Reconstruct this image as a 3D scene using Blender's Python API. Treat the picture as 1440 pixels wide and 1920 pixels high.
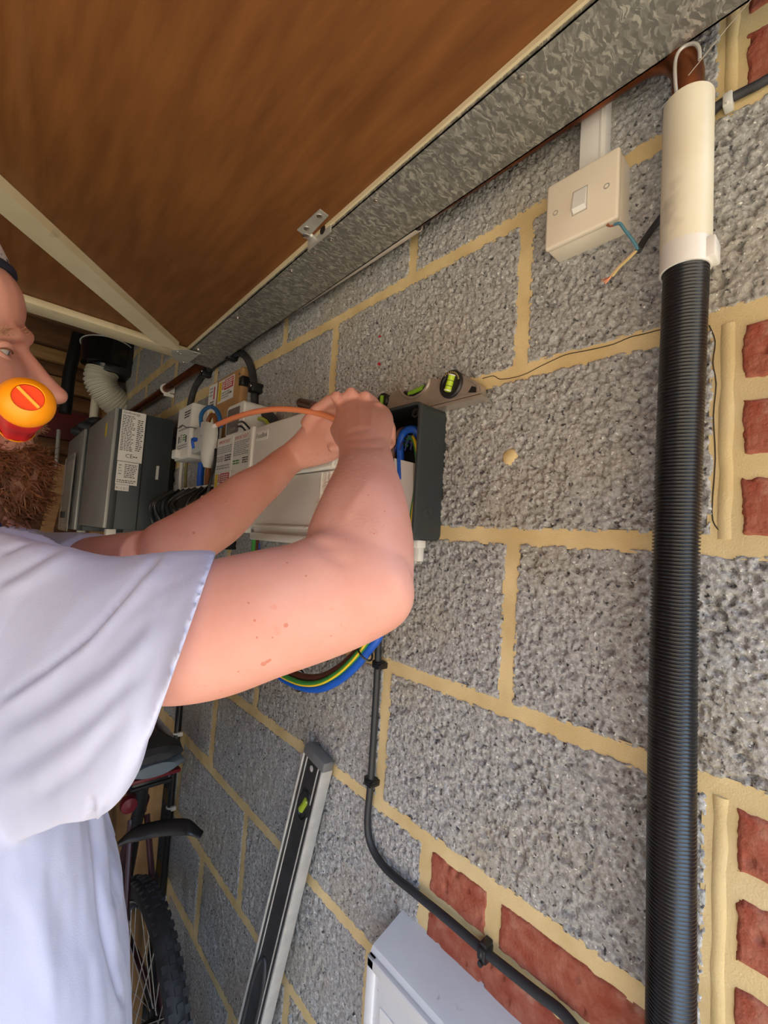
import bpy, bmesh, math, random
import numpy as np
from mathutils import Vector, Matrix

for o in list(bpy.data.objects):
    bpy.data.objects.remove(o, do_unlink=True)
scene = bpy.context.scene
COL = scene.collection
rnd = random.Random(7)

# ------------------------------------------------------------------ camera
# Working frame: the block wall is the plane x=0 (room on -x), y runs into the
# garage, z=0 is a bed joint of the wall.  FLOOR is the floor in that frame and
# everything is lifted by -FLOOR at the very end.
FLOOR = -2.0
F_PX = 824.3
CAM = Vector((-0.523, 0.0, -0.4659))
R_RIGHT = Vector((0.73691, -0.67286, 0.06501)).normalized()
R_DOWN = Vector((0.09085, 0.00328, -0.99586)).normalized()
R_FWD = Vector((0.66986, 0.73977, 0.06355)).normalized()

cam_data = bpy.data.cameras.new('camera')
cam_data.sensor_width = 36.0
cam_data.lens = F_PX / 1920 * 36.0
cam_data.clip_start = 0.02
cam = bpy.data.objects.new('camera', cam_data)
COL.objects.link(cam)
m = Matrix((R_RIGHT, -R_DOWN, -R_FWD)).transposed().to_4x4()
m.translation = CAM + Vector((0, 0, -FLOOR))
cam.matrix_world = m
scene.camera = cam

# ------------------------------------------------------------------ light
world = bpy.data.worlds.new('sky')
scene.world = world
world.use_nodes = True
bg = world.node_tree.nodes['Background']
bg.inputs['Color'].default_value = (0.47, 0.69, 1.0, 1)
bg.inputs['Strength'].default_value = 6.0
sun_d = bpy.data.lights.new('sun', 'SUN')
sun_d.energy = 10.0
sun_d.angle = 0.02
sun_d.color = (1.0, 0.80, 0.50)
sun = bpy.data.objects.new('sun', sun_d)
COL.objects.link(sun)
sun.rotation_euler = Vector((-0.55, 0.45, -0.9)).to_track_quat('-Z', 'Y').to_euler()
scene.view_settings.view_transform = 'Standard'
scene.view_settings.look = 'None'
scene.view_settings.gamma = 1
scene.view_settings.use_curve_mapping = False
scene.view_settings.exposure = 0.30


# ------------------------------------------------------------------ pixels to places
def ray(px, py):
    return R_RIGHT * ((px - 720) / F_PX) + R_DOWN * ((py - 960) / F_PX) + R_FWD


def W(px, py, X=None, Y=None, Z=None, D=None):
    d = ray(px, py)
    if X is not None:
        t = (X - CAM.x) / d.x
    elif Y is not None:
        t = (Y - CAM.y) / d.y
    elif Z is not None:
        t = (Z - CAM.z) / d.z
    else:
        t = D
    return CAM + d * t


# ------------------------------------------------------------------ materials
MATS = {}


def mat(name, col, rough=0.6, metal=0.0, col2=None, nscale=20.0, ndetail=6.0, contrast=(0.35, 0.65),
        bump=0.0, bscale=80.0, bdetail=6.0, bdist=0.002, spec=0.5, stretch=None, sss=0.0, voro=False,
        col3=None, n3=4.0, c3=(0.45, 0.7), emit=None, trans=0.0, sheen=0.0, alpha=None):
    if name in MATS:
        return MATS[name]
    mt = bpy.data.materials.new(name)
    mt.use_nodes = True
    nt = mt.node_tree
    N, L = nt.nodes, nt.links
    b = N['Principled BSDF']
    b.inputs['Base Color'].default_value = (*col, 1)
    b.inputs['Roughness'].default_value = rough
    b.inputs['Metallic'].default_value = metal
    b.inputs['Specular IOR Level'].default_value = spec
    if sss:
        b.inputs['Subsurface Weight'].default_value = sss
        b.inputs['Subsurface Radius'].default_value = (0.012, 0.004, 0.002)
        b.inputs['Subsurface Scale'].default_value = 1.0
    if trans:
        b.inputs['Transmission Weight'].default_value = trans
    if sheen:
        b.inputs['Sheen Weight'].default_value = sheen
    if alpha is not None:
        b.inputs['Alpha'].default_value = alpha
    tc = N.new('ShaderNodeTexCoord')
    mp = N.new('ShaderNodeMapping')
    L.new(tc.outputs['Object'], mp.inputs['Vector'])
    if stretch:
        mp.inputs['Scale'].default_value = stretch
    if col2 is not None:
        if voro:
            n = N.new('ShaderNodeTexVoronoi')
            n.inputs['Scale'].default_value = nscale
            src = n.outputs['Color']
        else:
            n = N.new('ShaderNodeTexNoise')
            n.inputs['Scale'].default_value = nscale
            n.inputs['Detail'].default_value = ndetail
            src = n.outputs['Fac']
        L.new(mp.outputs['Vector'], n.inputs['Vector'])
        r = N.new('ShaderNodeValToRGB')
        r.color_ramp.elements[0].position = contrast[0]
        r.color_ramp.elements[1].position = contrast[1]
        r.color_ramp.elements[0].color = (*col, 1)
        r.color_ramp.elements[1].color = (*col2, 1)
        L.new(src, r.inputs['Fac'])
        out = r.outputs['Color']
        if col3 is not None:
            n3n = N.new('ShaderNodeTexNoise')
            n3n.inputs['Scale'].default_value = n3
            n3n.inputs['Detail'].default_value = 5
            L.new(mp.outputs['Vector'], n3n.inputs['Vector'])
            r3 = N.new('ShaderNodeValToRGB')
            r3.color_ramp.elements[0].position = c3[0]
            r3.color_ramp.elements[1].position = c3[1]
            r3.color_ramp.elements[0].color = (0, 0, 0, 1)
            L.new(n3n.outputs['Fac'], r3.inputs['Fac'])
            mx = N.new('ShaderNodeMix')
            mx.data_type = 'RGBA'
            L.new(r3.outputs['Color'], mx.inputs['Factor'])
            L.new(out, mx.inputs['A'])
            mx.inputs['B'].default_value = (*col3, 1)
            out = mx.outputs['Result']
        L.new(out, b.inputs['Base Color'])
    if bump:
        nb = N.new('ShaderNodeTexNoise')
        nb.inputs['Scale'].default_value = bscale
        nb.inputs['Detail'].default_value = bdetail
        L.new(mp.outputs['Vector'], nb.inputs['Vector'])
        bp = N.new('ShaderNodeBump')
        bp.inputs['Strength'].default_value = bump
        bp.inputs['Distance'].default_value = bdist
        L.new(nb.outputs['Fac'], bp.inputs['Height'])
        L.new(bp.outputs['Normal'], b.inputs['Normal'])
    if emit:
        b.inputs['Emission Color'].default_value = (*emit, 1)
        b.inputs['Emission Strength'].default_value = 1
    MATS[name] = mt
    return mt




def block_mat():
    mt = bpy.data.materials.new('block_concrete')
    mt.use_nodes = True
    N, L = mt.node_tree.nodes, mt.node_tree.links
    b = N['Principled BSDF']
    b.inputs['Roughness'].default_value = 0.95
    b.inputs['Specular IOR Level'].default_value = 0.15
    tc = N.new('ShaderNodeTexCoord')

    def noise(scale, detail, lo, hi, c0, c1):
        n = N.new('ShaderNodeTexNoise')
        n.inputs['Scale'].default_value = scale
        n.inputs['Detail'].default_value = detail
        L.new(tc.outputs['Object'], n.inputs['Vector'])
        r = N.new('ShaderNodeValToRGB')
        r.color_ramp.elements[0].position = lo
        r.color_ramp.elements[1].position = hi
        r.color_ramp.elements[0].color = (*c0, 1)
        r.color_ramp.elements[1].color = (*c1, 1)
        L.new(n.outputs['Fac'], r.inputs['Fac'])
        return r.outputs['Color'], n

    def mix(f, a_, b_):
        m = N.new('ShaderNodeMix')
        m.data_type = 'RGBA'
        L.new(f, m.inputs['Factor'])
        if isinstance(a_, tuple):
            m.inputs['A'].default_value = (*a_, 1)
        else:
            L.new(a_, m.inputs['A'])
        if isinstance(b_, tuple):
            m.inputs['B'].default_value = (*b_, 1)
        else:
            L.new(b_, m.inputs['B'])
        return m.outputs['Result']
    K, Wt = (0, 0, 0), (1, 1, 1)
    base, _ = noise(190, 5, 0.30, 0.66, (0.235, 0.232, 0.228), (0.52, 0.515, 0.50))
    tint, _ = noise(5, 4, 0.50, 0.85, K, Wt)
    base = mix(tint, base, (0.40, 0.355, 0.275))
    specks, _ = noise(150, 3, 0.615, 0.69, K, Wt)              # dark clinker grains, also painting in shade for the pits
    base = mix(specks, base, (0.075, 0.075, 0.08))
    light, _ = noise(240, 2, 0.66, 0.70, K, Wt)               # pale grains
    base = mix(light, base, (0.74, 0.73, 0.70))
    L.new(base, b.inputs['Base Color'])
    nb = N.new('ShaderNodeTexNoise')
    nb.inputs['Scale'].default_value = 300
    nb.inputs['Detail'].default_value = 6
    L.new(tc.outputs['Object'], nb.inputs['Vector'])
    bp = N.new('ShaderNodeBump')
    bp.inputs['Strength'].default_value = 1.0
    bp.inputs['Distance'].default_value = 0.0022
    L.new(nb.outputs['Fac'], bp.inputs['Height'])
    L.new(bp.outputs['Normal'], b.inputs['Normal'])
    return mt


BLOCK = block_mat()
MORTAR = mat('sand_mortar', (0.60, 0.45, 0.22), 0.95, col2=(0.74, 0.58, 0.31), nscale=14, bump=0.6, bscale=500, bdist=0.001, spec=0.1,
             col3=(0.52, 0.42, 0.26), n3=4, c3=(0.55, 0.85))
BRICK = mat('red_brick', (0.29, 0.07, 0.042), 0.9, col2=(0.38, 0.135, 0.088), nscale=60, bump=0.9, bscale=260, bdist=0.002, spec=0.15,
            col3=(0.44, 0.25, 0.18), n3=30, c3=(0.6, 0.8))
PLY = mat('varnished_plywood', (0.135, 0.048, 0.013), 0.5, col2=(0.225, 0.086, 0.023), nscale=7, ndetail=8, contrast=(0.3, 0.75),
          stretch=(7, 1.0, 1), bump=0.15, bscale=60, spec=0.35, col3=(0.30, 0.14, 0.06), n3=2.2, c3=(0.6, 0.95))
CREAM = mat('cream_paint', (0.62, 0.52, 0.32), 0.5, col2=(0.70, 0.60, 0.40), nscale=9, col3=(0.36, 0.29, 0.18), n3=18, c3=(0.62, 0.8), bump=0.1)
WHITE = mat('white_plastic', (0.75, 0.73, 0.68), 0.38, col2=(0.80, 0.78, 0.74), nscale=12)
CREAMP = mat('aged_white_plastic', (0.72, 0.66, 0.50), 0.42, col2=(0.78, 0.73, 0.58), nscale=15, col3=(0.48, 0.44, 0.34), n3=22, c3=(0.62, 0.82), bump=0.08, bscale=120)
GREYP = mat('light_grey_plastic', (0.60, 0.60, 0.56), 0.4)
SWP = mat('switch_cream', (0.76, 0.67, 0.53), 0.4, col2=(0.80, 0.72, 0.59), nscale=12)
DKRED = mat('dark_red_plastic', (0.16, 0.012, 0.02), 0.4)
DARK = mat('charcoal_plastic', (0.035, 0.042, 0.045), 0.5, bump=0.15, bscale=900, bdist=0.0004)
BLACK = mat('black_plastic', (0.012, 0.012, 0.013), 0.35)
BLACKR = mat('black_rubber', (0.02, 0.02, 0.022), 0.6, col2=(0.045, 0.045, 0.05), nscale=30, bump=0.3, bscale=200)
DUCT = mat('black_duct', (0.010, 0.010, 0.011), 0.28)
INVF = mat('inverter_silver', (0.33, 0.33, 0.31), 0.4, metal=0.25, col2=(0.38, 0.38, 0.36), nscale=6)
INVS = mat('inverter_charcoal', (0.045, 0.055, 0.062), 0.45, metal=0.2)
COPPER = mat('copper_pipe', (0.33, 0.10, 0.035), 0.35, metal=0.85, col2=(0.22, 0.06, 0.02), nscale=25, col3=(0.12, 0.05, 0.03), n3=30)
BAREC = mat('bare_copper', (0.75, 0.30, 0.16), 0.3, metal=0.9)
ALU = mat('scuffed_aluminium', (0.68, 0.66, 0.61), 0.42, metal=0.45, col2=(0.58, 0.57, 0.53), nscale=40, bump=0.1)
CHROME = mat('bright_steel', (0.75, 0.74, 0.72), 0.22, metal=1.0)
BRONZE = mat('level_casting', (0.44, 0.37, 0.32), 0.32, metal=0.6, col2=(0.52, 0.46, 0.40), nscale=50)
ZINC = mat('zinc_plate', (0.52, 0.50, 0.46), 0.45, metal=0.4, col2=(0.43, 0.42, 0.39), nscale=30)
BLUEC = mat('blue_insulation', (0.012, 0.10, 0.55), 0.35)
BROWNC = mat('brown_insulation', (0.10, 0.035, 0.02), 0.35)
GREENC = mat('green_insulation', (0.05, 0.26, 0.05), 0.4)
YELLOWC = mat('yellow_insulation', (0.85, 0.62, 0.03), 0.4)
SALMON = mat('salmon_insulation', (0.62, 0.20, 0.09), 0.42)
PALEB = mat('pale_blue_insulation', (0.10, 0.27, 0.36), 0.45)
PALEY = mat('pale_yellow_insulation', (0.70, 0.55, 0.24), 0.5)
VIAL = mat('vial_fluid', (0.45, 0.62, 0.03), 0.15)
ORANGE = mat('orange_grip', (1.0, 0.33, 0.0), 0.4)
RED = mat('red_grip', (0.62, 0.02, 0.025), 0.38, col2=(0.5, 0.02, 0.03), nscale=30)
REDORG = mat('red_orange_cap', (0.95, 0.07, 0.01), 0.3)
PAPER = mat('label_white', (0.78, 0.76, 0.72), 0.5)
INK = mat('label_ink', (0.05, 0.05, 0.05), 0.6)
INKR = mat('label_red', (0.50, 0.02, 0.03), 0.5)
INKY = mat('label_yellow', (0.72, 0.52, 0.02), 0.5)
GREYINK = mat('label_grey', (0.35, 0.36, 0.34), 0.6)
PINE = mat('pine_timber', (0.30, 0.15, 0.055), 0.7, col2=(0.42, 0.23, 0.09), nscale=6, stretch=(1, 1, 8), bump=0.15)
PINE2 = mat('dark_timber', (0.11, 0.048, 0.020), 0.8, col2=(0.20, 0.09, 0.035), nscale=5, stretch=(1, 6, 6), bump=0.15)
REDB = mat('dark_red_board', (0.13, 0.015, 0.015), 0.6, col2=(0.09, 0.012, 0.012), nscale=6)
BOARD = mat('mdf_board', (0.40, 0.22, 0.085), 0.7, col2=(0.47, 0.27, 0.11), nscale=25)
HOSE = mat('white_hose', (0.66, 0.63, 0.52), 0.5)
SKIN = mat('skin', (0.56, 0.25, 0.185), 0.5, col2=(0.645, 0.325, 0.26), nscale=16, ndetail=6, contrast=(0.3, 0.7), sss=0.12,
           bump=0.12, bscale=260, bdist=0.0008, spec=0.35, col3=(0.58, 0.21, 0.14), n3=75, c3=(0.66, 0.78))
SHIRT = mat('polo_cotton', (0.47, 0.485, 0.64), 0.85, col2=(0.52, 0.53, 0.69), nscale=5, bump=0.35, bscale=900, bdist=0.0006, spec=0.15, sheen=0.15)
BEARDM = mat('beard_hair', (0.10, 0.035, 0.014), 0.55, col2=(0.26, 0.10, 0.04), nscale=90, contrast=(0.35, 0.7))
EYEW = mat('eye_white', (0.62, 0.58, 0.54), 0.25)
IRIS = mat('iris', (0.06, 0.08, 0.09), 0.2)
NAIL = mat('nail', (0.72, 0.46, 0.38), 0.3)
DENIM = mat('navy_trousers', (0.025, 0.03, 0.05), 0.85, col2=(0.035, 0.042, 0.065), nscale=40)
CONC = mat('floor_concrete', (0.20, 0.195, 0.185), 0.9, col2=(0.28, 0.27, 0.25), nscale=4, bump=0.2, bscale=90)
DRIVE = mat('driveway_paving', (0.46, 0.36, 0.23), 0.9, col2=(0.54, 0.44, 0.30), nscale=5, bump=0.2)
PLASTER = mat('rendered_wall', (0.40, 0.38, 0.34), 0.9, col2=(0.46, 0.44, 0.40), nscale=4, bump=0.2)
ROOF = mat('roof_boards', (0.10, 0.055, 0.03), 0.85, col2=(0.15, 0.08, 0.045), nscale=5, stretch=(8, 1, 1))
SCREEN = mat('screen_grey', (0.16, 0.15, 0.13), 0.2)
SADDLE = mat('saddle_blue_grey', (0.16, 0.20, 0.23), 0.5)
GLASSY = mat('clear_sleeve', (0.62, 0.60, 0.55), 0.15, alpha=0.45)
WEB = mat('cobweb', (0.55, 0.50, 0.42), 0.9)


def galv_mat():
    mt = bpy.data.materials.new('galvanised_spangle')
    mt.use_nodes = True
    N, L = mt.node_tree.nodes, mt.node_tree.links
    b = N['Principled BSDF']
    b.inputs['Metallic'].default_value = 0.55
    b.inputs['Roughness'].default_value = 0.5
    tc = N.new('ShaderNodeTexCoord')
    nz = N.new('ShaderNodeTexNoise')
    nz.inputs['Scale'].default_value = 60
    nz.inputs['Detail'].default_value = 2
    L.new(tc.outputs['Object'], nz.inputs['Vector'])
    mx = N.new('ShaderNodeMix')
    mx.data_type = 'RGBA'
    mx.inputs['Factor'].default_value = 0.018
    L.new(tc.outputs['Object'], mx.inputs['A'])
    L.new(nz.outputs['Color'], mx.inputs['B'])
    facs = []
    for sc, rot in ((120, 0.3), (105, 1.5)):
        mp = N.new('ShaderNodeMapping')
        mp.inputs['Rotation'].default_value = (0, 0, rot)
        mp.inputs['Scale'].default_value = (1.0, 3.0, 1.0)
        L.new(mx.outputs['Result'], mp.inputs['Vector'])
        v = N.new('ShaderNodeTexVoronoi')
        v.inputs['Scale'].default_value = sc
        L.new(mp.outputs['Vector'], v.inputs['Vector'])
        sp = N.new('ShaderNodeSeparateColor')
        L.new(v.outputs['Color'], sp.inputs['Color'])
        facs.append(sp.outputs['Red'])
    ad = N.new('ShaderNodeMath')
    ad.operation = 'MULTIPLY'
    L.new(facs[0], ad.inputs[0])
    L.new(facs[1], ad.inputs[1])
    r = N.new('ShaderNodeValToRGB')
    r.color_ramp.elements[0].position = 0.05
    r.color_ramp.elements[0].color = (0.21, 0.21, 0.195, 1)
    r.color_ramp.elements[1].position = 0.75
    r.color_ramp.elements[1].color = (0.54, 0.53, 0.48, 1)
    L.new(ad.outputs[0], r.inputs['Fac'])
    L.new(r.outputs['Color'], b.inputs['Base Color'])
    return mt


GALV = galv_mat()


# ------------------------------------------------------------------ mesh building
def frame_of(t, ref=Vector((0, 0, 1))):
    t = t.normalized()
    if abs(t.dot(ref)) > 0.95:
        ref = Vector((1, 0, 0))
    a = t.cross(ref).normalized()
    b = t.cross(a).normalized()
    return a, b


def smooth_path(pts, n=8):
    """Catmull-Rom through the points."""
    pts = [Vector(p) for p in pts]
    if len(pts) < 3:
        return pts
    ext = [pts[0] * 2 - pts[1]] + pts + [pts[-1] * 2 - pts[-2]]
    out = []
    for i in range(1, len(ext) - 2):
        p0, p1, p2, p3 = ext[i - 1:i + 3]
        for k in range(n):
            t = k / n
            out.append(0.5 * ((2 * p1) + (p2 - p0) * t + (2 * p0 - 5 * p1 + 4 * p2 - p3) * t * t
                              + (-p0 + 3 * p1 - 3 * p2 + p3) * t ** 3))
    out.append(pts[-1])
    return out


class MB:
    def __init__(self):
        self.v, self.f = [], []

    def add(self, vs, fs):
        o = len(self.v)
        self.v += [tuple(p) for p in vs]
        self.f += [tuple(i + o for i in q) for q in fs]
        return self

    def box(self, lo, hi, bevel=0.0, seg=2, mtx=None):
        lo = Vector(lo)
        hi = Vector(hi)
        lo, hi = Vector([min(a, b) for a, b in zip(lo, hi)]), Vector([max(a, b) for a, b in zip(lo, hi)])
        bm = bmesh.new()
        bmesh.ops.create_cube(bm, size=1.0)
        for v in bm.verts:
            v.co = Vector([lo[i] + (v.co[i] + 0.5) * (hi[i] - lo[i]) for i in range(3)])
        if bevel > 0:
            bevel = min(bevel, 0.45 * min(hi - lo))
            bmesh.ops.bevel(bm, geom=bm.edges[:], offset=bevel, segments=seg, affect='EDGES', profile=0.5)
        if mtx is not None:
            bm.transform(mtx)
        return self.bm(bm)

    def bm(self, bm):
        bm.verts.index_update()
        self.add([v.co.copy() for v in bm.verts], [[v.index for v in f.verts] for f in bm.faces])
        bm.free()
        return self

    def rings(self, rings, close=False, cap=True):
        n = len(rings[0])
        base = len(self.v)
        for r in rings:
            self.v += [tuple(p) for p in r]
        m_ = len(rings)
        for i in range(m_ if close else m_ - 1):
            a, b = base + i * n, base + ((i + 1) % m_) * n
            for k in range(n):
                self.f.append((a + k, a + (k + 1) % n, b + (k + 1) % n, b + k))
        if cap and not close:
            self.f.append(tuple(base + k for k in reversed(range(n))))
            self.f.append(tuple(base + (m_ - 1) * n + k for k in range(n)))
        return self

    def tube(self, pts, r, seg=12, cap=True, close=False):
        pts = [Vector(p) for p in pts]
        n = len(pts)
        rs = r if isinstance(r, (list, tuple)) else [r] * n
        rings = []
        a = None
        for i, p in enumerate(pts):
            if close:
                t = pts[(i + 1) % n] - pts[i - 1]
            else:
                t = pts[min(i + 1, n - 1)] - pts[max(i - 1, 0)]
            t.normalize()
            if a is None:
                a, b = frame_of(t)
            else:
                a = (a - t * a.dot(t)).normalized()
                b = t.cross(a)
            rings.append([p + (a * math.cos(q) + b * math.sin(q)) * rs[i]
                          for q in (2 * math.pi * k / seg for k in range(seg))])
        return self.rings(rings, close, cap)

    def cyl(self, p0, p1, r0, r1=None, seg=20, cap=True):
        return self.tube([p0, p1], [r0, r0 if r1 is None else r1], seg, cap)

    def lathe(self, p0, axis, prof, seg=24, cap=True):
        axis = Vector(axis).normalized()
        a, b = frame_of(axis)
        p0 = Vector(p0)
        rings = [[p0 + axis * h + (a * math.cos(q) + b * math.sin(q)) * r
                  for q in (2 * math.pi * k / seg for k in range(seg))] for h, r in prof]
        return self.rings(rings, False, cap)

    def ring(self, c, axis, R, r, seg=28, rs=8):
        axis = Vector(axis).normalized()
        a, b = frame_of(axis)
        c = Vector(c)
        pts = [c + (a * math.cos(q) + b * math.sin(q)) * R for q in (2 * math.pi * k / seg for k in range(seg))]
        return self.tube(pts, r, rs, close=True)

    def prism(self, poly, vec):
        n = len(poly)
        poly = [Vector(p) for p in poly]
        vec = Vector(vec)
        return self.add(poly + [p + vec for p in poly],
                        [tuple(reversed(range(n))), tuple(range(n, 2 * n))]
                        + [(i, (i + 1) % n, (i + 1) % n + n, i + n) for i in range(n)])

    def ellipsoid(self, c, r, rot=None, seg=20, rg=12):
        c = Vector(c)
        rings = []
        for i in range(1, rg):
            th = math.pi * i / rg
            ring_ = []
            for k in range(seg):
                q = 2 * math.pi * k / seg
                p = Vector((r[0] * math.sin(th) * math.cos(q), r[1] * math.sin(th) * math.sin(q), r[2] * math.cos(th)))
                if rot is not None:
                    p = rot @ p
                ring_.append(c + p)
            rings.append(ring_)
        return self.rings(rings)

    def quad(self, a, b, c, d):
        return self.add([a, b, c, d], [(0, 1, 2, 3)])


def make_mesh(mb, name, smooth=35):
    me = bpy.data.meshes.new(name)
    me.from_pydata(mb.v, [], mb.f)
    bm = bmesh.new()
    bm.from_mesh(me)
    bmesh.ops.recalc_face_normals(bm, faces=bm.faces[:])
    bm.to_mesh(me)
    bm.free()
    if smooth:
        me.polygons.foreach_set('use_smooth', [True] * len(me.polygons))
        me.set_sharp_from_angle(angle=math.radians(smooth))
    me.update()
    return me


def world_loc(o):
    p = Vector(o.location)
    while o.parent:
        o = o.parent
        p += Vector(o.location)
    return p


def part(name, mb, material, parent, smooth=35, origin=None, label=None, kind=None):
    """Mesh object made of world-frame vertices, child of parent (no rotations)."""
    me = mb if isinstance(mb, bpy.types.Mesh) else make_mesh(mb, name, smooth)
    ob = bpy.data.objects.new(name, me)
    COL.objects.link(ob)
    me.materials.clear()
    me.materials.append(material)
    co = np.empty(len(me.vertices) * 3)
    me.vertices.foreach_get('co', co)
    co = co.reshape(-1, 3)
    if origin is None:
        if parent is not None:
            origin = (co.min(0) + co.max(0)) / 2
        else:
            origin = (co.min(0) + co.max(0)) / 2
            origin[2] = co[:, 2].min()
    origin = Vector([float(q) for q in origin])
    co -= np.array(origin)
    me.vertices.foreach_set('co', co.ravel())
    me.update()
    ob.location = origin
    if parent is not None:
        ob.parent = parent
        ob.location = origin - world_loc(parent)
    if label:
        ob['label'] = label
    if kind:
        ob['kind'] = kind
    return ob


def tag(o, label, cat=None, group=None, kind=None):
    o['label'] = label
    if cat:
        o['category'] = cat
    if group:
        o['group'] = group
    if kind:
        o['kind'] = kind
    return o


def thing(name, loc, label, cat, group=None, kind=None):
    o = bpy.data.objects.new(name, None)
    o.empty_display_size = 0.05
    COL.objects.link(o)
    o.location = loc
    return tag(o, label, cat, group, kind)


def single(name, mb, material, label, cat, group=None, smooth=35, kind=None):
    o = part(name, mb, material, None, smooth)
    return tag(o, label, cat, group, kind)


def text_mesh(body, size, origin, right, up, extrude=0.0):
    """Text as a flat mesh standing on a surface."""
    cu = bpy.data.curves.new('lettering', 'FONT')
    cu.body = body
    cu.size = size
    cu.resolution_u = 2
    ob = bpy.data.objects.new('lettering', cu)
    COL.objects.link(ob)
    dg = bpy.context.evaluated_depsgraph_get()
    me = bpy.data.meshes.new_from_object(ob.evaluated_get(dg))
    bpy.data.objects.remove(ob, do_unlink=True)
    mb = MB()
    right = Vector(right).normalized()
    up = Vector(up).normalized()
    o = Vector(origin)
    mb.add([o + right * v.co.x + up * v.co.y for v in me.vertices], [tuple(p.vertices) for p in me.polygons])
    w = max([v.co.x for v in me.vertices] + [0])
    bpy.data.meshes.remove(me)
    return mb, w


# ------------------------------------------------------------------ noise
def hash2(ix, iy, s):
    h = (ix * 374761393 + iy * 668265263 + s * 982451653) & 0xFFFFFFFF
    h = ((h ^ (h >> 13)) * 1274126177) & 0xFFFFFFFF
    return ((h ^ (h >> 16)) & 0xFFFF) / 65535.0


def vnoise(x, y, s=0):
    ix = np.floor(x).astype(np.int64)
    iy = np.floor(y).astype(np.int64)
    fx, fy = x - ix, y - iy
    fx = fx * fx * (3 - 2 * fx)
    fy = fy * fy * (3 - 2 * fy)
    a, b = hash2(ix, iy, s), hash2(ix + 1, iy, s)
    c, d = hash2(ix, iy + 1, s), hash2(ix + 1, iy + 1, s)
    return (a * (1 - fx) + b * fx) * (1 - fy) + (c * (1 - fx) + d * fx) * fy


def fbm(x, y, s=0, o=4):
    t, a, n = 0, 0.5, 0
    for i in range(o):
        t = t + a * vnoise(x, y, s + i)
        n += a
        x, y, a = x * 2.03, y * 2.03, a * 0.5
    return t / n


def worley(x, y, s=0):
    ix = np.floor(x).astype(np.int64)
    iy = np.floor(y).astype(np.int64)
    f1 = np.full(x.shape, 9.0)
    f2 = np.full(x.shape, 9.0)
    idr = np.zeros(x.shape)
    for dx in (-1, 0, 1):
        for dy in (-1, 0, 1):
            cx, cy = ix + dx, iy + dy
            px = cx + hash2(cx, cy, s)
            py = cy + hash2(cx, cy, s + 11)
            d = np.hypot(px - x, py - y)
            new = d < f1
            f2 = np.where(new, f1, np.minimum(f2, d))
            idr = np.where(new, hash2(cx, cy, s + 23), idr)
            f1 = np.where(new, d, f1)
    return f1, f2, idr


def sstep(a, b, x):
    t = np.clip((x - a) / (b - a), 0, 1)
    return t * t * (3 - 2 * t)


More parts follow.
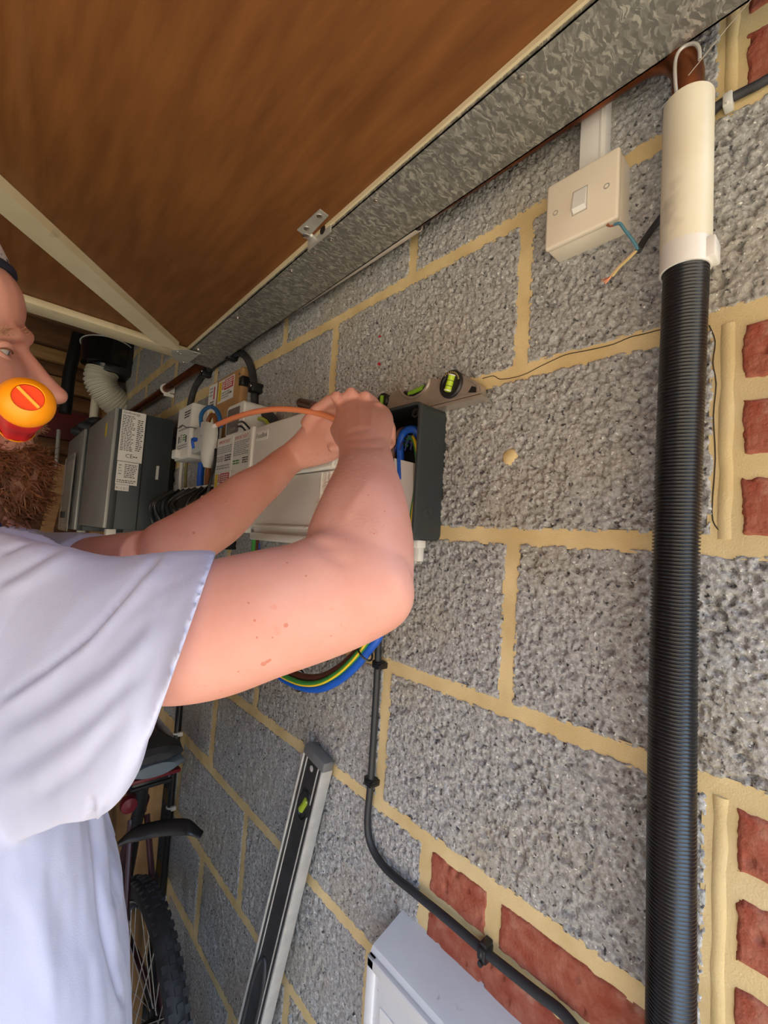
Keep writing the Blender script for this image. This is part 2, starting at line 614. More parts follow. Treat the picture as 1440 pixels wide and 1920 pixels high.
def block_mesh(name, y0, y1, z0, z1, res, seed, brick=False):
    """One masonry unit: rough granular face at x=0 looking to -x, plain sides and back."""
    ny = max(2, int(round((y1 - y0) / res)) + 1)
    nz = max(2, int(round((z1 - z0) / res)) + 1)
    ys = np.linspace(y0, y1, ny)
    zs = np.linspace(z0, z1, nz)
    Y, Z = np.meshgrid(ys, zs, indexing='ij')
    u, v = Y + seed * 3.17, Z + seed * 1.71
    u = u + 0.0022 * (fbm(u / 0.006, v / 0.006, 91, 2) - 0.5)
    v = v + 0.0022 * (fbm(u / 0.006, v / 0.006, 95, 2) - 0.5)
    dist = np.minimum(np.minimum(Y - y0, y1 - Y), np.minimum(Z - z0, z1 - Z))
    if brick:
        h = 0.0022 * (fbm(u / 0.02, v / 0.02, 5, 5) - 0.5)
        f1, f2, idr = worley(u / 0.010, v / 0.010, 3)
        h = h - 0.0030 * (idr < 0.07) * sstep(0.55, 0.25, f1)
        edge = dist + 0.006 * (fbm(u / 0.012, v / 0.012, 40, 4) - 0.55)
        h = h + 0.0012 - 0.010 * sstep(0.006, -0.001, edge)
    else:
        f1, f2, idr = worley(u / 0.0066, v / 0.0066, 3)
        g1, g2, idg = worley(u / 0.0036, v / 0.0036, 7)
        big = fbm(u / 0.035, v / 0.035, 60, 3)
        rough = 0.75 + 0.9 * (big - 0.35)
        h = np.minimum(0.0007, 0.0011 * (1 - f1 * f1)) + 0.0004 * (1 - g1 * g1)
        h = h - 0.0026 * np.exp(-((f2 - f1) / 0.15) ** 2) * sstep(0.42, 0.60, fbm(u / 0.011, v / 0.011, 33, 3)) * rough
        h = h - 0.0048 * sstep(0.58, 0.72, fbm(u / 0.0075, v / 0.0060, 71, 3)) * rough
        h = h - 0.0040 * (idr < 0.10) * sstep(0.8, 0.3, f1) * rough
        h = h - 0.0012 * (idg < 0.22) * sstep(0.7, 0.3, g1)
        h = h + 0.0012 * (big - 0.5)
        edge = dist + 0.006 * (fbm(u / 0.010, v / 0.010, 40, 4) - 0.5)
        h = h + 0.0002 - 0.010 * sstep(0.0045, -0.0015, edge)
    X = -h
    X[0, :] = X[-1, :] = 0.012
    X[:, 0] = X[:, -1] = 0.012
    vs = np.stack([X, Y, Z], -1).reshape(-1, 3)
    i = np.arange(ny * nz).reshape(ny, nz)
    q = np.stack([i[:-1, :-1], i[:-1, 1:], i[1:, 1:], i[1:, :-1]], -1).reshape(-1, 4)
    c = np.array([[0.095, y0, z0], [0.095, y1, z0], [0.095, y1, z1], [0.095, y0, z1]])
    n0 = len(vs)
    vs = np.concatenate([vs, c])
    me = bpy.data.meshes.new(name)
    extra = [tuple(i[:, 0]) + (n0 + 1, n0), tuple(i[-1, :]) + (n0 + 2, n0 + 1),
             tuple(i[::-1, -1]) + (n0 + 3, n0 + 2), tuple(i[0, ::-1]) + (n0, n0 + 3), (n0, n0 + 1, n0 + 2, n0 + 3)]
    loops = np.concatenate([q.ravel()] + [np.array(e) for e in extra])
    sizes = np.concatenate([np.full(len(q), 4), np.array([len(e) for e in extra])])
    starts = np.concatenate([[0], np.cumsum(sizes)[:-1]])
    me.vertices.add(len(vs))
    me.vertices.foreach_set('co', vs.astype(np.float32).ravel())
    me.loops.add(len(loops))
    me.loops.foreach_set('vertex_index', loops.astype(np.int32))
    me.polygons.add(len(sizes))
    me.polygons.foreach_set('loop_start', starts.astype(np.int32))
    sm = np.ones(len(sizes), bool)
    sm[-5:] = False
    me.update(calc_edges=True)
    me.polygons.foreach_set('use_smooth', sm)
    me.validate()
    return me


# ================================================================== the room
ROOM_L, BACK, FRONT, CEIL = -2.75, 3.55, -0.131, 0.72

floor_o = tag(part('floor', MB().box((ROOM_L - 0.1, FRONT - 0.05, FLOOR - 0.1), (0.1, BACK + 0.1, FLOOR)), CONC, None),
              'grey concrete garage floor', kind='structure')
tag(part('ground', MB().box((-14, -17.5, FLOOR - 0.12), (14, FRONT - 0.05, FLOOR - 0.02)), DRIVE, None),
    'pale paved driveway outside the garage', kind='structure')
ceil_o = tag(part('ceiling', MB().box((ROOM_L - 0.1, FRONT, CEIL), (0.1, BACK + 0.1, CEIL + 0.08)), ROOF, None),
    'dark boarded garage roof', kind='structure')
tag(part('wall_left', MB().box((ROOM_L - 0.1, FRONT, FLOOR), (ROOM_L, BACK + 0.1, CEIL)), PLASTER, None),
    'plain rendered garage wall on the far side', kind='structure')
tag(part('wall_front', MB().box((ROOM_L, FRONT, 0.19), (0.0, FRONT + 0.1, CEIL)), PLASTER, None),
    'lintel wall above the garage opening', kind='structure')

# ---- the block wall: mortar bed with every block and brick set into it
wall = tag(part('wall_right', MB().box((0.012, FRONT + 0.012, FLOOR), (0.1, BACK, CEIL)), MORTAR, None),
           'rough grey concrete block wall with yellow sand mortar and some red bricks', kind='structure')
J = 0.0065          # half joint
POINTING = MB()


def lay(y0, y1, z0, z1, brick=False):
    seed = rnd.randint(1, 400)
    if y1 < FRONT:
        return
    mid = (y0 + y1) / 2
    far = mid > 1.4 or z1 < -1.72 or z0 > 0.3
    res = 0.0020 if (mid < 0.62) else 0.0034 if mid < 0.95 else 0.006 if mid < 1.4 else 0.014
    if far:
        res = max(res, 0.014)
    if brick:
        res = 0.0022
    nm = 'brick' if brick else 'block'
    me = block_mesh(nm, y0, y1, z0, z1, res, seed, brick)
    part(nm, me, BRICK if brick else BLOCK, wall)
    i_, o_, xm = max(0.006, res * 1.15), J, 0.0010                # joint pointed up around the unit
    a = [(y0 + i_, z0 + i_), (y1 - i_, z0 + i_), (y1 - i_, z1 - i_), (y0 + i_, z1 - i_)]
    b = [(y0 - o_, z0 - o_), (y1 + o_, z0 - o_), (y1 + o_, z1 + o_), (y0 - o_, z1 + o_)]
    vs = [(xm, *p) for p in a] + [(xm, *p) for p in b]
    fs = [(k, (k + 1) % 4, 4 + (k + 1) % 4, 4 + k) for k in range(4)]
    POINTING.add(vs, fs)


for c in range(-3, 9):
    zt, zb = -0.225 * c, -0.225 * (c + 1)          # course between bed c and bed c+1
    even = c % 2 == 0
    y = -0.131 if even else 0.0935
    if not even:                                    # bricks bonded in at the jamb
        for k in range(3):
            lay(FRONT + 0.004, 0.0835, zt - 0.075 * (k + 1) + J, zt - 0.075 * k - J, True)
    while y < BACK:
        y0, y1 = y, y + 0.45
        y = y1
        if not even:
            y0 = max(y0, 0.0935)
        if c == 4 and y1 < 0.5:                     # patch of bricks below the cable
            if y0 < 0:
                for k in range(3):
                    ends = (0.4375, 0.3225, 0.0975, FRONT) if k % 2 == 0 else (0.4375, 0.21, -0.015, FRONT)
                    for a, b in zip(ends[1:], ends[:-1]):
                        lay(a + J, b - J, zt - 0.075 * (k + 1) + J, zt - 0.075 * k - J, True)
            continue
        if c == 4 and y0 < 0.45:
            y0 = 0.4375
        lay(y0 + J, min(y1, BACK) - J, max(zb, FLOOR) + J, min(zt, CEIL) - J)

for c in range(-3, 9, 2):
    zs_ = [-0.225 * c - 0.006 - 0.0213 * k for k in range(11)]   # rounded upright joint against the jamb bricks
    POINTING.tube([(0.0088 + 0.0006 * rnd.uniform(-1, 1), 0.0920 + 0.0008 * rnd.uniform(-1, 1), z_) for z_ in zs_], 0.0098, 16)
    POINTING.quad((0.001, 0.0900, -0.225 * c), (0.001, 0.0935, -0.225 * c), (0.001, 0.0935, -0.225 * (c + 1)), (0.001, 0.0900, -0.225 * (c + 1)))
part('mortar_joints', POINTING, MORTAR, wall, kind='stuff', smooth=40)

ck = [W(x, y, X=0.0007) for x, y in [(905, 710), (925, 704), (938, 712), (965, 708), (988, 700), (1008, 690), (1034, 676), (1062, 664), (1092, 660), (1124, 651), (1152, 645), (1182, 632), (1206, 627), (1240, 618)]]
part('crack', MB().tube(smooth_path([p + Vector((0, 0, rnd.uniform(-0.0008, 0.0008))) for p in ck], 3), 0.0006, 5), mat('crack_dark', (0.05, 0.035, 0.02), 0.9), wall, label='hairline crack along the mortar bed')
ck = [W(x, y, X=0.0007) for x, y in [(1330, 610), (1341, 640), (1338, 680), (1342, 720), (1338, 780), (1340, 860), (1336, 960), (1345, 990), (1362, 1004)]]
part('crack', MB().tube(smooth_path([p + Vector((0, rnd.uniform(-0.0006, 0.0006), 0)) for p in ck], 3), 0.0006, 5), MATS['crack_dark'], wall)

# small marks left on the wall by the drill and the pencil
plug = thing('wall_plug', W(957, 857, X=-0.001), 'round yellow mortar filled drill hole in grey block beside the corrugated duct', 'filler')
mb = MB().lathe(W(957, 857, X=0.002), (-1, 0, 0), [(0, 0.012), (0.0025, 0.011), (0.0045, 0.008), (0.005, 0.0)], 12, cap=False)
part('filler', mb, MORTAR, plug)
for i, (px, py) in enumerate([(714, 632), (712, 683)]):
    o = single('paint_mark', MB().lathe(W(px, py, X=0.002), (-1, 0, 0), [(0, 0.0028), (0.0035, 0.0026), (0.0042, 0.0)], 8, cap=False), INKR,
               ['upper of two tiny red dots on the grey block above the torpedo level', 'lower of two tiny red dots on the grey block above the torpedo level'][i], 'mark', 'red dots on the block')

# ---- unseen building added across the road to close off the low sky
hs_ = thing('sky_blocker', (0, -15, FLOOR - 0.02), 'added unseen brick building with a tiled roof across the road, blocking the low sky', 'sky_blocker', kind='structure')
part('walls', MB().box((-12, -17, FLOOR - 0.02), (12, -14, FLOOR + 4.9)), mat('far_brick', (0.30, 0.17, 0.11), 0.9, col2=(0.36, 0.22, 0.15), nscale=3), hs_)
part('side_wing', MB().box((-14, -14, FLOOR - 0.02), (-9, -1.5, FLOOR + 3.4)), MATS['far_brick'], hs_)  # wing added out of view to cut off the open horizon at the side
part('wing_roof', MB().prism([(-14.2, -1.3, FLOOR + 3.4), (-8.8, -1.3, FLOOR + 3.4), (-11.5, -1.3, FLOOR + 5.0)], (0, -12.7, 0)), mat('far_tiles', (0.16, 0.09, 0.07), 0.9), hs_)
part('roof', MB().prism([(-12.3, -13.6, FLOOR + 4.8), (-12.3, -17.4, FLOOR + 4.8), (-12.3, -15.5, FLOOR + 7.0)], (24.6, 0, 0)), mat('far_tiles', (0.16, 0.09, 0.07), 0.9), hs_)
for xw in (-9, -6, -2.5, 2.5, 6, 9):
    w0 = part('window', MB().box((xw - 0.7, -14.0, FLOOR + 1.0), (xw + 0.7, -13.94, FLOOR + 2.2), 0.03), WHITE, hs_)
    part('pane', MB().box((xw - 0.62, -13.95, FLOOR + 1.08), (xw + 0.62, -13.93, FLOOR + 2.12)), mat('far_pane', (0.05, 0.06, 0.07), 0.1), w0)
part('front_door', MB().box((-0.45, -14.0, FLOOR), (0.45, -13.94, FLOOR + 2.05), 0.02), mat('far_door', (0.05, 0.08, 0.05), 0.5), hs_)

# ---- back wall with boards
wb = tag(part('wall_back', MB().box((ROOM_L, BACK, FLOOR), (0.1, BACK + 0.1, CEIL)), PINE2, None),
         'dark boarded back wall of the garage', kind='structure')
zz = 0.70
for i, (h, mtl, pr) in enumerate([(0.085, PINE2, 0.03), (0.09, PINE, 0.06), (0.085, PINE2, 0.03), (0.10, PINE, 0.07), (0.10, PINE2, 0.04),
                                  (0.20, REDB, 0.02), (0.10, PINE2, 0.05), (0.12, PINE2, 0.03), (0.14, PINE2, 0.02), (0.14, PINE2, 0.03)]):
    part('plank', MB().box((ROOM_L + 0.02, BACK - pr, zz - h + 0.012), (0.0, BACK + 0.01, zz), 0.004), mtl, wb)
    zz -= h
# joists under the roof
for i in range(5):
    y = 1.72 + 0.40 * i
    part('joist', MB().box((ROOM_L, y, CEIL - 0.14), (0.0, y + 0.05, CEIL), 0.003), PINE2, ceil_o)
single('timber_post', MB().box((-0.075, 2.98, FLOOR), (-0.0, 3.05, CEIL), 0.004), PINE,
       'brown upright timber post against the block wall behind the extractor fan', 'post')

# ================================================================== the open up-and-over door
SK = 0.0185
DZ = 0.05


def dx(x, y, z):           # the door hangs a touch out of square
    return Vector((x + SK * y, y, z))


def skew(mb):
    mb.v = [(p[0] + SK * p[1], p[1], p[2]) for p in mb.v]
    return mb


YE, YS = 1.425, -0.72
door = thing('door_1', (-1.1, 0.3, DZ), 'open overhead garage door of brown plywood with galvanised edge and cream battens', 'garage door', kind='structure')
part('panel', skew(MB().box((-2.62, YS, DZ + 0.012), (-0.068, YE - 0.004, DZ + 0.022))), PLY, door, label='brown varnished plywood panel')
for xa, xb in ((-0.148, -0.048), (-2.64, -2.54)):
    g = MB().box((xa, YS, DZ), (xb, YE, DZ + 0.002))
    xi = xa if xa > -1 else xb - 0.002
    xo = xb - 0.002 if xa > -1 else xa
    g.box((xi, YS, DZ), (xi + 0.002, YE, DZ + 0.012))
    g.box((xo, YS, DZ), (xo + 0.002, YE, DZ + 0.05))
    gs = part('side_channel', skew(g), GALV, door, label='spangled galvanised steel side channel')
    if xa > -1:
        for (px, py) in [(978, 146), (705, 376), (590, 474), (620, 450), (547, 508), (446, 596), (372, 655)]:
            p = W(px, py, Z=DZ)
            part('rivet', MB().lathe(p + Vector((0, 0, 0.0005)), (0, 0, -1), [(0, 0.0055), (0.0012, 0.0052), (0.0016, 0.003), (0.003, 0.0026), (0.0034, 0)], 12, cap=False), CHROME, gs)
part('edge_strip', skew(MB().box((-0.1515, YS, DZ + 0.005), (-0.148, YE, DZ + 0.0125))), CREAM, door)
part('bottom_rail', skew(MB().box((-2.54, 1.345, DZ - 0.007), (-0.149, 1.412, DZ + 0.0115), 0.004)), CREAM, door, label='cream painted timber rail')
part('top_rail', skew(MB().box((-2.54, YS, DZ - 0.007), (-0.15, YS + 0.07, DZ + 0.0115), 0.004)), CREAM, door, label='cream painted timber rail')
# diagonal braces
for sgn in (1, -1):
    a = Vector((-0.20, 1.345)) if sgn > 0 else Vector((-2.48, 1.345))
    b = Vector((-1.34 - 0.05 * sgn, 0.06))
    d = (b - a).normalized()
    n = Vector((-d.y, d.x)) * 0.0275
    poly = [a + n, b + n, b - n, a - n]
    mb = MB().prism([(p.x + SK * p.y, p.y, DZ - 0.0062) for p in poly], (0, 0, 0.0177))
    part('brace', mb, CREAM, door, label='cream painted diagonal batten')
# gusset plate with rivets
g = MB().prism([W(x, y, Z=DZ - 0.0085) for x, y in [(321, 657), (350, 656), (376, 663), (352, 682), (340, 681), (325, 672)]], (0, 0, 0.0018))
gp = part('gusset_plate', g, ZINC, door)
for px, py in [(333, 660), (338, 664), (366, 662), (344, 680)]:
    p = W(px, py, Z=DZ - 0.0085)
    part('rivet', MB().lathe(p, (0, 0, -1), [(0, 0.005), (0.001, 0.0048), (0.002, 0.0)], 10, cap=False), CHROME, gp)
# lifting-arm bracket: plate on the plywood, upright lug with a hole, roller pin
p = Vector((-0.150 + SK * 0.64, 0.64, DZ + 0.012))
pl = [W(x, y, Z=DZ + 0.0112) for x, y in [(557, 430), (600, 391), (616, 403), (577, 444)]]
br = part('lug_bracket', MB().prism(pl, (0, 0, -0.0018)), ZINC, door)
LGX = -0.1395
lo_ = [W(x, y, X=LGX) for x, y in [(577, 468), (577, 445), (592, 424), (607, 410), (619, 405), (619, 433)]]
part('lug', MB().prism(lo_, (0.003, 0, 0)), ZINC, br)
hc_ = W(605, 431, X=LGX - 0.0006)
part('lug_hole', MB().lathe(hc_, (-1, 0, 0), [(-0.001, 0.0075), (0.0004, 0.0075), (0.0004, 0.0)], 20, cap=False), BLACK, br)
pin = W(583, 442, X=LGX)
part('roller_pin', MB().lathe(pin + Vector((-0.010, 0.0, 0)), (1, -0.15, 0.05), [(-0.006, 0.0), (-0.006, 0.0070), (-0.004, 0.0088), (0.010, 0.0088), (0.0105, 0.006), (0.0105, 0)], 18, cap=False), CHROME, br)
for px, py in [(599, 405), (575, 428)]:
    part('rivet', MB().lathe(W(px, py, Z=DZ + 0.0094), (0, 0, -1), [(0, 0.005), (0.0012, 0.0048), (0.002, 0)], 10, cap=False), CHROME, br)

# ================================================================== pipes along the top
PX, PZ, PR = -0.034, 0.074, 0.0142
PYV = 0.1218
pipe = thing('copper_pipe', (PX, 1.2, PZ - PR), 'brown copper pipe running along the wall top and down into the cream sleeve', 'pipe')
path = [Vector((PX, 2.97, PZ + 0.012)), Vector((PX, 1.4, PZ)), Vector((PX, 0.5, PZ)), Vector((PX, PYV + 0.05, PZ))]
for k in range(1, 7):
    q = math.pi / 2 * k / 6
    path.append(Vector((PX, PYV + 0.05 - 0.05 * math.sin(q), PZ - 0.05 + 0.05 * math.cos(q))))
path.append(Vector((PX, PYV, -0.10)))
part('tube', MB().tube(path, PR, 20), COPPER, pipe)
for yy in (1.88, 2.7):
    zc = PZ + 0.012 * (yy - 1.4) / 1.9
    c = Vector((PX, yy, zc))
    k = MB().ring(c, (0, 1, 0), PR + 0.0025, 0.005, 24, 8)
    k.box(c + Vector((0.010, -0.008, -0.010)), Vector((-0.003, yy + 0.008, zc + 0.010)))
    k.box(c + Vector((-0.006, -0.005, -PR - 0.014)), Vector((-0.003, yy + 0.005, zc - PR - 0.002)))
    part('pipe_clip', k, WHITE, pipe, label='white plastic pipe clip')

# white split shell over part of the pipe
hs = MB()
rings = []
for yy in (0.508, 0.60, 0.75, 0.90, 1.0):
    rr = 0.019
    a0, a1 = math.radians(150), math.radians(395)
    arc = []
    for k in range(17):
        q = a0 + (a1 - a0) * k / 16
        arc.append(Vector((PX - 0.001 + rr * math.cos(q), yy, PZ - 0.002 + rr * math.sin(q))))
    for k in range(16, -1, -1):
        q = a0 + (a1 - a0) * k / 16
        arc.append(Vector((PX - 0.001 + (rr - 0.002) * math.cos(q), yy, PZ - 0.002 + (rr - 0.002) * math.sin(q))))
    rings.append(arc)
single('pipe_cover', hs.rings(rings), mat('pinkish_white_plastic', (0.62, 0.55, 0.50), 0.5, col2=(0.7, 0.64, 0.6), nscale=30),
       'white plastic half-round cover clipped over the copper pipe under the door channel', 'pipe cover')

# white sleeve, coupler and black corrugated duct
DXc = -0.034
sl_top, sl_bot = -0.004, -0.158
sleeve = thing('pipe_sleeve', (DXc, PYV, sl_bot), 'grubby cream plastic pipe sleeve standing on the black corrugated duct', 'pipe')
so = MB()
so.lathe((DXc, PYV - 0.001, sl_bot), (0, 0, 1), [(0, 0.0185), (0, 0.0217), (0.003, 0.0221), (sl_top - sl_bot, 0.0217), (sl_top - sl_bot, 0.0196), (0.02, 0.0196)], 40, cap=False)
part('sleeve', so, CREAMP, sleeve)
co = MB().lathe((DXc, PYV - 0.001, -0.183), (0, 0, 1), [(0, 0.0196), (0, 0.0218), (0.0262, 0.0218), (0.0275, 0.019)], 36, cap=False)
co.box((DXc - 0.010, PYV - 0.0275, -0.181), (DXc + 0.012, PYV - 0.018, -0.160), 0.002)
part('coupler', co, WHITE, sleeve, label='white duct coupler')

prof = []
z = -0.182
pitch = 0.0034
while z > FLOOR + 0.002:
    for q, r in ((0, 0.0178), (0.22, 0.0195), (0.55, 0.0195), (0.78, 0.0178)):
        prof.append((z - q * pitch, r))
    z -= pitch
rings = []
seg = 28
for (zz, r) in prof:
    s_ = (-0.182 - zz)
    cy = PYV + 0.003 * math.sin(s_ * 5.0) - 0.002
    cx = DXc - 0.002 * math.sin(s_ * 4) ** 2
    rings.append([Vector((cx + r * math.cos(2 * math.pi * k / seg), cy + r * math.sin(2 * math.pi * k / seg), zz)) for k in range(seg)])
single('corrugated_duct', MB().rings(rings), DUCT, 'black corrugated flexible duct running down the block wall from the cream sleeve', 'duct', smooth=70)

# wire hook beside the pipe, black cable with grey clip, cobweb strand
pts = [W(x, y, X=X) for x, y, X in [(1276, 240, -0.040), (1270, 190, -0.045), (1266, 150, -0.052), (1266, 118, -0.054), (1272, 98, -0.054), (1285, 86, -0.053), (1302, 82, -0.052), (1311, 92, -0.050), (1312, 112, -0.048)]]
single('wire_hook', MB().tube(smooth_path(pts, 5), 0.0017, 8), ZINC, 'bent galvanised wire hook looped over the copper pipe above the sleeve', 'wire')
cb = thing('black_cable', W(1390, 178, X=-0.005), 'short black cable clipped along the top mortar joint beside the cream sleeve', 'cable')
pts = [Vector((-0.006, 0.128, -0.018)), Vector((-0.006, 0.112, -0.011)), W(1345, 199, X=-0.006), W(1395, 172, X=-0.006), W(1440, 148, X=-0.006), Vector((-0.006, 0.0, 0.004)), Vector((-0.006, FRONT + 0.01, 0.006))]
part('sheath', MB().tube(smooth_path(pts, 5), 0.0045, 12), BLACKR, cb)
c = W(1366, 191, X=-0.006)
clip = MB().box(c + Vector((-0.0065, -0.004, -0.008)), c + Vector((0.006, 0.004, 0.0065)), 0.0015)
clip.cyl(c + Vector((-0.009, 0, -0.0055)), c + Vector((0, 0, -0.0055)), 0.0014, seg=8)
part('cable_clip', clip, GREYP, cb, label='grey cable clip with nail')
pts = [W(1233, 212, X=-0.03), W(1300, 130, X=-0.05), W(1365, 50, X=-0.07), W(1412, -5, X=-0.09)]
single('cobweb', MB().tube(pts, 0.0004, 5), WEB, 'thin cobweb strand stretched across the pipe top to the door channel', 'cobweb')

# ================================================================== light switch on its surface box
SWX = -0.036
sw_y0, sw_y1, sw_z0, sw_z1 = 0.186, 0.2705, -0.0915, -0.0085
sw = thing('light_switch', (-0.02, 0.228, sw_z0), 'cream plastic light switch on a surface box with bare wires poking out beneath', 'light switch')
part('back_box', MB().box((-0.029, sw_y0, sw_z0), (0.003, sw_y1, sw_z1), 0.003), SWP, sw)
part('face_plate', MB().box((SWX, sw_y0 - 0.0008, sw_z0 - 0.0008), (-0.0275, sw_y1 + 0.0008, sw_z1 + 0.0008), 0.003, 3), SWP, sw)
cy, cz = (sw_y0 + sw_y1) / 2, (sw_z0 + sw_z1) / 2
rk = MB().add([(SWX - 0.001, cy - 0.0075, cz + 0.0135), (SWX - 0.001, cy + 0.0075, cz + 0.0135), (SWX - 0.0042, cy + 0.0075, cz - 0.009), (SWX - 0.0042, cy - 0.0075, cz - 0.009),
               (SWX + 0.001, cy - 0.0078, cz - 0.0135), (SWX + 0.001, cy + 0.0078, cz - 0.0135), (SWX + 0.001, cy - 0.0078, cz + 0.0138), (SWX + 0.001, cy + 0.0078, cz + 0.0138)],
              [(0, 1, 2, 3), (3, 2, 5, 4), (0, 3, 4, 6), (1, 7, 5, 2), (0, 6, 7, 1), (4, 5, 7, 6)])
part('rocker', rk, WHITE, sw, smooth=20)
rf = MB()
for (a, b) in [((-0.0088, -0.0146), (-0.0080, 0.0150)), ((0.0080, -0.0146), (0.0088, 0.0150)), ((-0.0088, 0.0142), (0.0088, 0.0150)), ((-0.0088, -0.0150), (0.0088, -0.0142))]:
    rf.box((SWX - 0.0003, cy + a[0], cz + a[1]), (SWX + 0.001, cy + b[0], cz + b[1]))
part('rocker_surround', rf, GREYINK, sw)
for s_ in (-1, 1):
    c = Vector((SWX, cy + s_ * 0.0302, cz + 0.001))
    part('screw', MB().lathe(c + Vector((0.0005, 0, 0)), (-1, 0, 0), [(0, 0.0036), (0.0006, 0.0034), (0.0006, 0.0022), (-0.001, 0.002), (-0.001, 0)], 14, cap=False), ZINC, sw)
# loose cores: blue and yellow with copper ends
e0 = W(1160, 424, X=-0.030)
pts = [W(x, y, X=X) for x, y, X in [(1152, 421, -0.034), (1162, 419, -0.036), (1172, 432, -0.036), (1186, 450, -0.034), (1197, 468, -0.031)]]
part('blue_core', MB().tube(smooth_path(pts, 5), 0.0017, 8), PALEB, sw, label='blue insulated core')
pts = [W(x, y, X=X) for x, y, X in [(1138, 421, -0.034), (1145, 423, -0.035), (1153, 421, -0.0345)]]
mb = MB()
for k in range(3):
    mb.tube([q + Vector((0, rnd.uniform(-1, 1) * 0.0011, rnd.uniform(-1, 1) * 0.0011)) for q in pts], 0.0007, 6)
part('copper_end', mb, BAREC, sw)
pts = [W(x, y, X=X) for x, y, X in [(1194, 470, -0.030), (1180, 484, -0.030), (1163, 500, -0.028), (1148, 518, -0.026)]]
part('yellow_core', MB().tube(smooth_path(pts, 5), 0.0013, 8), PALEY, sw, label='yellow insulated core')
part('cream_core', MB().tube(smooth_path([q + Vector((0, 0.002, 0.0005)) for q in pts], 5), 0.0011, 8), mat('cream_insulation', (0.62, 0.42, 0.25), 0.5), sw)
mb = MB()
for k in range(4):
    mb.tube([pts[-1] + Vector((0, 0.001, 0)), W(1126 + 3 * k, 526 + 2 * k, X=-0.026)], 0.0006, 6)
part('copper_end', mb, BAREC, sw)
# the grey twin sheath the cores come from, out of the box side
pts = [W(x, y, X=X) for x, y, X in [(1197, 470, -0.030), (1205, 455, -0.022), (1218, 436, -0.012), (1236, 412, -0.006), (1262, 380, -0.004)]]
single('twin_cable', MB().tube(smooth_path(pts, 5), 0.0035, 10), BLACKR, 'dark cable tail stripped to blue and yellow cores beside the light switch', 'cable')

# mini trunking above the switch
ty0, ty1 = 0.2095, 0.2405
tr = MB().box((-0.016, ty0, sw_z1), (0.003, ty1, 0.20), 0.0012)
trk = tag(part('mini_trunking', tr, WHITE, None), 'white plastic mini trunking running up the wall from the light switch', 'trunking')
part('lid_edge', MB().box((-0.0172, ty0 + 0.0045, sw_z1), (-0.0155, ty0 + 0.006, 0.20)), WHITE, trk)


# ================================================================== black junction box, lid off
jy0, jy1, jz0, jz1, jx = 0.4455, 0.588, -0.4625, -0.2555, -0.060
jb = thing('junction_box', (-0.03, (jy0 + jy1) / 2, jz0), 'open charcoal plastic junction box full of cables below the torpedo level', 'junction box')
th = 0.004
outer, inner = [], []


def rrect(y0, y1, z0, z1, r, n=5):
    out = []
    for (cy_, cz_, a0) in ((y1 - r, z1 - r, 0), (y0 + r, z1 - r, 90), (y0 + r, z0 + r, 180), (y1 - r, z0 + r, 270)):
        for k in range(n + 1):
            q = math.radians(a0 + 90 * k / n)
            out.append((cy_ + r * math.cos(q), cz_ + r * math.sin(q)))
    return out


def ring_at(x, inset, r):
    return [Vector((x, y, z)) for y, z in rrect(jy0 + inset, jy1 - inset, jz0 + inset, jz1 - inset, r)]


rg = [ring_at(-0.004, 0.006, 0.006), ring_at(0.002, 0.0, 0.010), ring_at(jx + 0.004, 0.0, 0.010), ring_at(jx + 0.004, -0.0008, 0.0105), ring_at(jx, 0.0, 0.010), ring_at(jx, th, 0.007), ring_at(-0.004, th + 0.001, 0.007)]
part('shell', MB().rings(rg, cap=False).add(ring_at(-0.004, th, 0.007), [tuple(range(24))]), DARK, jb)
li = [ring_at(jx + 0.003, th + 0.0004, 0.007), ring_at(-0.006, th + 0.0014, 0.007)]
part('dark_inside', MB().rings(li, cap=False).add(ring_at(-0.006, th, 0.007), [tuple(range(24))]), BLACK, jb)  # black skin added to paint the shade inside the box
# embossed knockouts on the end wall
for (px, py, R) in [(816, 826, 0.0125), (803, 962, 0.0085)]:
    c = W(px, py, Y=jy0)
    ko = MB().ring(c, (0, 1, 0), R, 0.0006, 28, 6)
    ko.ring(c, (0, 1, 0), R * 0.45, 0.0008, 22, 6)
    part('knockout', ko, DARK, jb)
# screw boss in the corner
c = Vector((jx + 0.003, jy0 + 0.013, jz1 - 0.016))
part('screw_boss', MB().lathe(c, (1, 0, 0), [(0.05, 0.0075), (0.0, 0.0075), (0.0, 0.0045), (0.012, 0.003), (0.012, 0)], 18, cap=False), BLACK, jb)
part('screw_boss', MB().lathe(c + Vector((0, 0.11, 0)), (1, 0, 0), [(0.05, 0.0075), (0.0, 0.0075), (0.0, 0.0045), (0.012, 0.003), (0.012, 0)], 18, cap=False), BLACK, jb)
# terminal bar with bright screws
tb = part('terminal_bar', MB().box((-0.028, jy0 + 0.014, jz1 - 0.052), (-0.004, jy1 - 0.02, jz1 - 0.040), 0.001), BLACK, jb)
for r_ in range(2):
    for k in range(9):
        c = Vector((-0.030, jy0 + 0.019 + 0.0105 * k + 0.003 * r_, jz1 - 0.042 - 0.010 * r_))
        part('terminal_screw', MB().lathe(c, (-1, 0, 0), [(-0.004, 0.0026), (0.002, 0.0026), (0.0025, 0.0015), (0.0025, 0)], 8, cap=False), CHROME, tb)
wv = MB()
for k in range(6):
    a = Vector((-0.030, jy0 + 0.022 + 0.012 * k, jz1 - 0.047))
    wv.tube(smooth_path([a, a + Vector((-0.006, 0.002, -0.006)), a + Vector((-0.004, 0.008, -0.018))], 4), 0.0013, 6)
part('bus_wire', wv, mat('dark_blue_insulation', (0.01, 0.02, 0.16), 0.4), jb)
